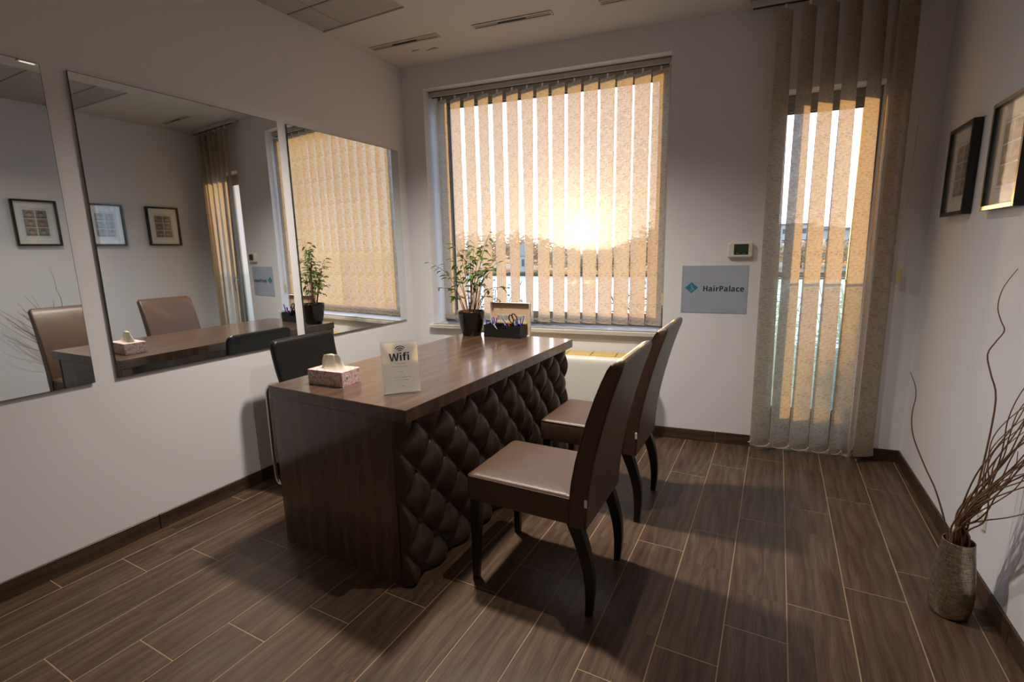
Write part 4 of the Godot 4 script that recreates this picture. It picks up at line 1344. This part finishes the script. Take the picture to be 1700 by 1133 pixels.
func outside() -> void:
	rng.seed = 311
	var water_y := -2.7
	var ground := mat(Color(0.45, 0.42, 0.34), 0.9)
	var b := mb()
	b.box(Vector3(0, water_y - 0.6, -8), Vector3(120, 1.0, 9.0))
	b.box(Vector3(0, -0.45, -3.4), Vector3(60, 0.3, 5.0))
	b.poly([Vector3(-30, -0.31, -5.8), Vector3(30, -0.31, -5.8), Vector3(30, water_y - 0.1, -12.5), Vector3(-30, water_y - 0.1, -12.5)])
	struct(obj("ground_bank", b, ground), "grassy river bank below the building")
	var water := mat(Color(0.80, 0.80, 0.78), 0.38)
	water.metallic_specular = 0.8
	b = mb()
	b.poly([Vector3(-400, water_y, -11.5), Vector3(400, water_y, -11.5), Vector3(400, water_y, -120), Vector3(-400, water_y, -120)])
	tag(obj("river", b, water), "wide pale river beyond the window", "river", "", "stuff")
	b = mb()
	b.poly([Vector3(-500, water_y + 0.3, -60), Vector3(-80, water_y + 0.3, -92), Vector3(40, water_y + 0.3, -66), Vector3(400, water_y + 0.3, -100), Vector3(400, water_y + 1.0, -700), Vector3(-500, water_y + 1.0, -700)])
	for p in [[Vector3(-500, 0, -60), Vector3(-80, 0, -92)], [Vector3(-80, 0, -92), Vector3(40, 0, -66)], [Vector3(40, 0, -66), Vector3(400, 0, -100)]]:
		b.poly([p[0] + Vector3(0, water_y - 0.3, 1.5), p[1] + Vector3(0, water_y - 0.3, 1.5), p[1] + Vector3(0, water_y + 0.31, 0), p[0] + Vector3(0, water_y + 0.31, 0)])
	struct(obj("ground_far_bank", b, ground), "far bank of the river")
	# trees on the far bank
	var lf := mat(Color(0.66, 0.56, 0.46), 0.9)
	lf.backlight_enabled = true; lf.backlight = Color(0.9, 0.8, 0.65); lf.cull_mode = BaseMaterial3D.CULL_DISABLED
	var lf2 := mat(Color(0.60, 0.55, 0.47), 0.9)
	lf2.backlight_enabled = true; lf2.backlight = Color(0.9, 0.82, 0.68); lf2.cull_mode = BaseMaterial3D.CULL_DISABLED
	var clump := [leaf_mesh(lf), leaf_mesh(lf2)]
	var bark := mat(Color(0.25, 0.20, 0.16), 0.9)
	# az, distance, top elevation in degrees, width
	var ts := [[42, 99, 2.6, 8], [38.5, 98, 2.4, 8], [35.5, 97, 2.3, 7], [32.5, 98, 2.2, 8], [29.5, 97, 2.1, 7], [27, 96, 2.0, 6], [24.6, 90, 1.3, 5.5], [22.3, 84, 0.3, 5], [20.0, 78, -0.4, 5], [17.8, 77, -0.5, 5], [15.6, 78, 0.2, 5], [13.6, 80, 1.1, 5], [11.8, 80, 2.9, 5], [9.9, 82, 2.6, 6], [7, 85, 2.2, 7], [4, 88, 1.6, 6.5], [1, 90, 0.6, 6], [-2, 92, 0.4, 6], [-5, 95, 0.5, 6.5], [-8, 98, 1.0, 7], [-12, 100, 1.2, 8]]
	for k in ts.size():
		var p: Array = ts[k]
		var at := sky_point(p[0], p[1], water_y + 0.3)
		var top: float = 1.339 + p[1] * tan(deg_to_rad(p[2])) - at.y
		var t := thing("tree", "bare brownish tree on the far river bank, one of the row seen through the blinds", "tree", Transform3D(Basis(), at), "trees on the far bank")
		var tr := mb()
		tr.tube([Vector3.ZERO, Vector3(0.1, top * 0.4, 0), Vector3(0, top * 0.75, 0.1)], [0.3, 0.22, 0.08], 7)
		obj("trunk", tr, bark, t)
		var cr := cloud(900, Vector3(p[3] * 0.55, top * 0.48, p[3] * 0.5), 0.75, lf, clump[k % 2], 0.1)
		cr.name = "crown"; cr.position = Vector3(0, top * 0.52, 0)
		cr.set_meta("kind", "stuff")
		t.add_child(cr)
	# houses and blocks on the far bank
	var wallm := mat(Color(0.80, 0.76, 0.70), 0.8)
	var roofm := mat(Color(0.70, 0.64, 0.60), 0.8)
	var glassm := mat(Color(0.25, 0.30, 0.36), 0.2)
	var hs := [[26.6, 87, 3.6, 2.8, 3.0, true, "small pale gabled house on the far bank, left of the sun"], [9.0, 72.5, 5, 2.6, 3, true, "pale gabled house on the far bank near the window's right edge"], [-0.6, 150, 12, 8.4, 10, false, "grey apartment block on the far bank, leftmost in the door blind's gaps"], [-3.2, 170, 9, 8.0, 10, false, "low grey block on the far bank between two taller blocks"], [-5.6, 150, 11, 7.0, 9, false, "grey apartment block on the far bank, rightmost in the door blind's gaps"]]
	for p in hs:
		var at := sky_point(p[0], p[1], water_y + 0.3)
		var t := thing("house" if p[5] else "apartment_block", p[6], "house" if p[5] else "building", turn(deg_to_rad(p[0]), at))
		obj("walls", bc(Vector3(-p[2] / 2, 0, -p[4] / 2), Vector3(p[2] / 2, p[3], p[4] / 2)), wallm, t)
		var rf := mb()
		if p[5]: rf.extrude(PackedVector2Array([Vector2(-p[2] / 2 - 0.4, p[3] - 0.1), Vector2(p[2] / 2 + 0.4, p[3] - 0.1), Vector2(0, p[3] + 2.0)]), -p[4] / 2 - 0.3, p[4] / 2 + 0.3)
		else: rf.box(Vector3(0, p[3] + 0.2, 0), Vector3(p[2] + 0.4, 0.4, p[4] + 0.4), 0.05)
		obj("roof", rf, roofm if p[5] else M.frame_metal, t)
		var rows := 1 if p[5] else int(p[3] / 2.7)
		for r in rows:
			for c in 3:
				obj("window", bx(Vector3((c - 1) * p[2] * 0.3, 1.5 + r * 2.7, p[4] / 2), Vector3(p[2] * 0.13, 1.2, 0.1)), glassm, t)
	# shrubs by the building, twiggy, seen against the water
	var sl := mat(Color(0.16, 0.19, 0.14), 0.5)
	sl.backlight_enabled = true; sl.backlight = Color(0.25, 0.3, 0.2); sl.cull_mode = BaseMaterial3D.CULL_DISABLED
	var small := leaf_mesh(sl)
	var sh := [[30.5, 5.9, 0.98, 0.55, "twiggy shrub outside the window, behind the potted plant"], [13.2, 5.7, 1.02, 0.42, "twiggy shrub outside the right end of the window"], [5.5, 6.8, 0.92, 0.45, "twiggy shrub outside between window and door"], [0.0, 5.6, 1.10, 0.32, "leafy shrub outside, left in the balcony door's view"], [-6.6, 5.3, 1.08, 0.30, "leafy shrub outside, right in the balcony door's view"], [-13.0, 5.6, 1.05, 0.30, "leafy shrub outside, beyond the balcony door's right jamb"]]
	for p in sh:
		var at := sky_point(p[0], p[1], -0.30)
		var t := thing("shrub", p[4], "shrub", Transform3D(Basis(), at))
		var tw := mb()
		var hgt: float = p[2] + 0.30
		for k in 26:
			var an := rng.randf() * TAU
			var r: float = p[3] * sqrt(rng.randf())
			var e := Vector3(cos(an) * r, hgt * rng.randf_range(0.65, 1.0), sin(an) * r)
			tw.tube(spline([Vector3(cos(an), 0, sin(an)) * 0.06, e * 0.5 + Vector3(0, 0.12, 0), e], 6), 0.004, 5, false)
		obj("twigs", tw, bark, t).set_meta("kind", "stuff")
		var lv := cloud(1500, Vector3(p[3], hgt * 0.5, p[3]), 0.045, sl, small, 0.0)
		lv.name = "foliage"; lv.position = Vector3(0, hgt * 0.52, 0)
		lv.set_meta("kind", "stuff")
		t.add_child(lv)
	# glass balustrade outside the door
	var gb := thing("glass_balustrade", "tinted glass balustrade outside the balcony door", "balustrade", back(2.875, 0, 0.36))
	var tint := mat(Color(0.76, 0.90, 0.86, 0.24), 0.5)
	tint.backlight_enabled = true; tint.backlight = Color(0.82, 0.98, 0.92); tint.transparency = BaseMaterial3D.TRANSPARENCY_ALPHA
	obj("glass_panel", bx(Vector3(0, 0.60, 0), Vector3(0.56, 1.0, 0.001)), tint, gb)
	obj("top_rail", bx(Vector3(0, 1.108, 0), Vector3(0.57, 0.016, 0.018), 0.004), M.steel, gb)
	obj("bottom_rail", bx(Vector3(0, 0.09, 0), Vector3(0.57, 0.03, 0.03), 0.004), M.steel, gb)
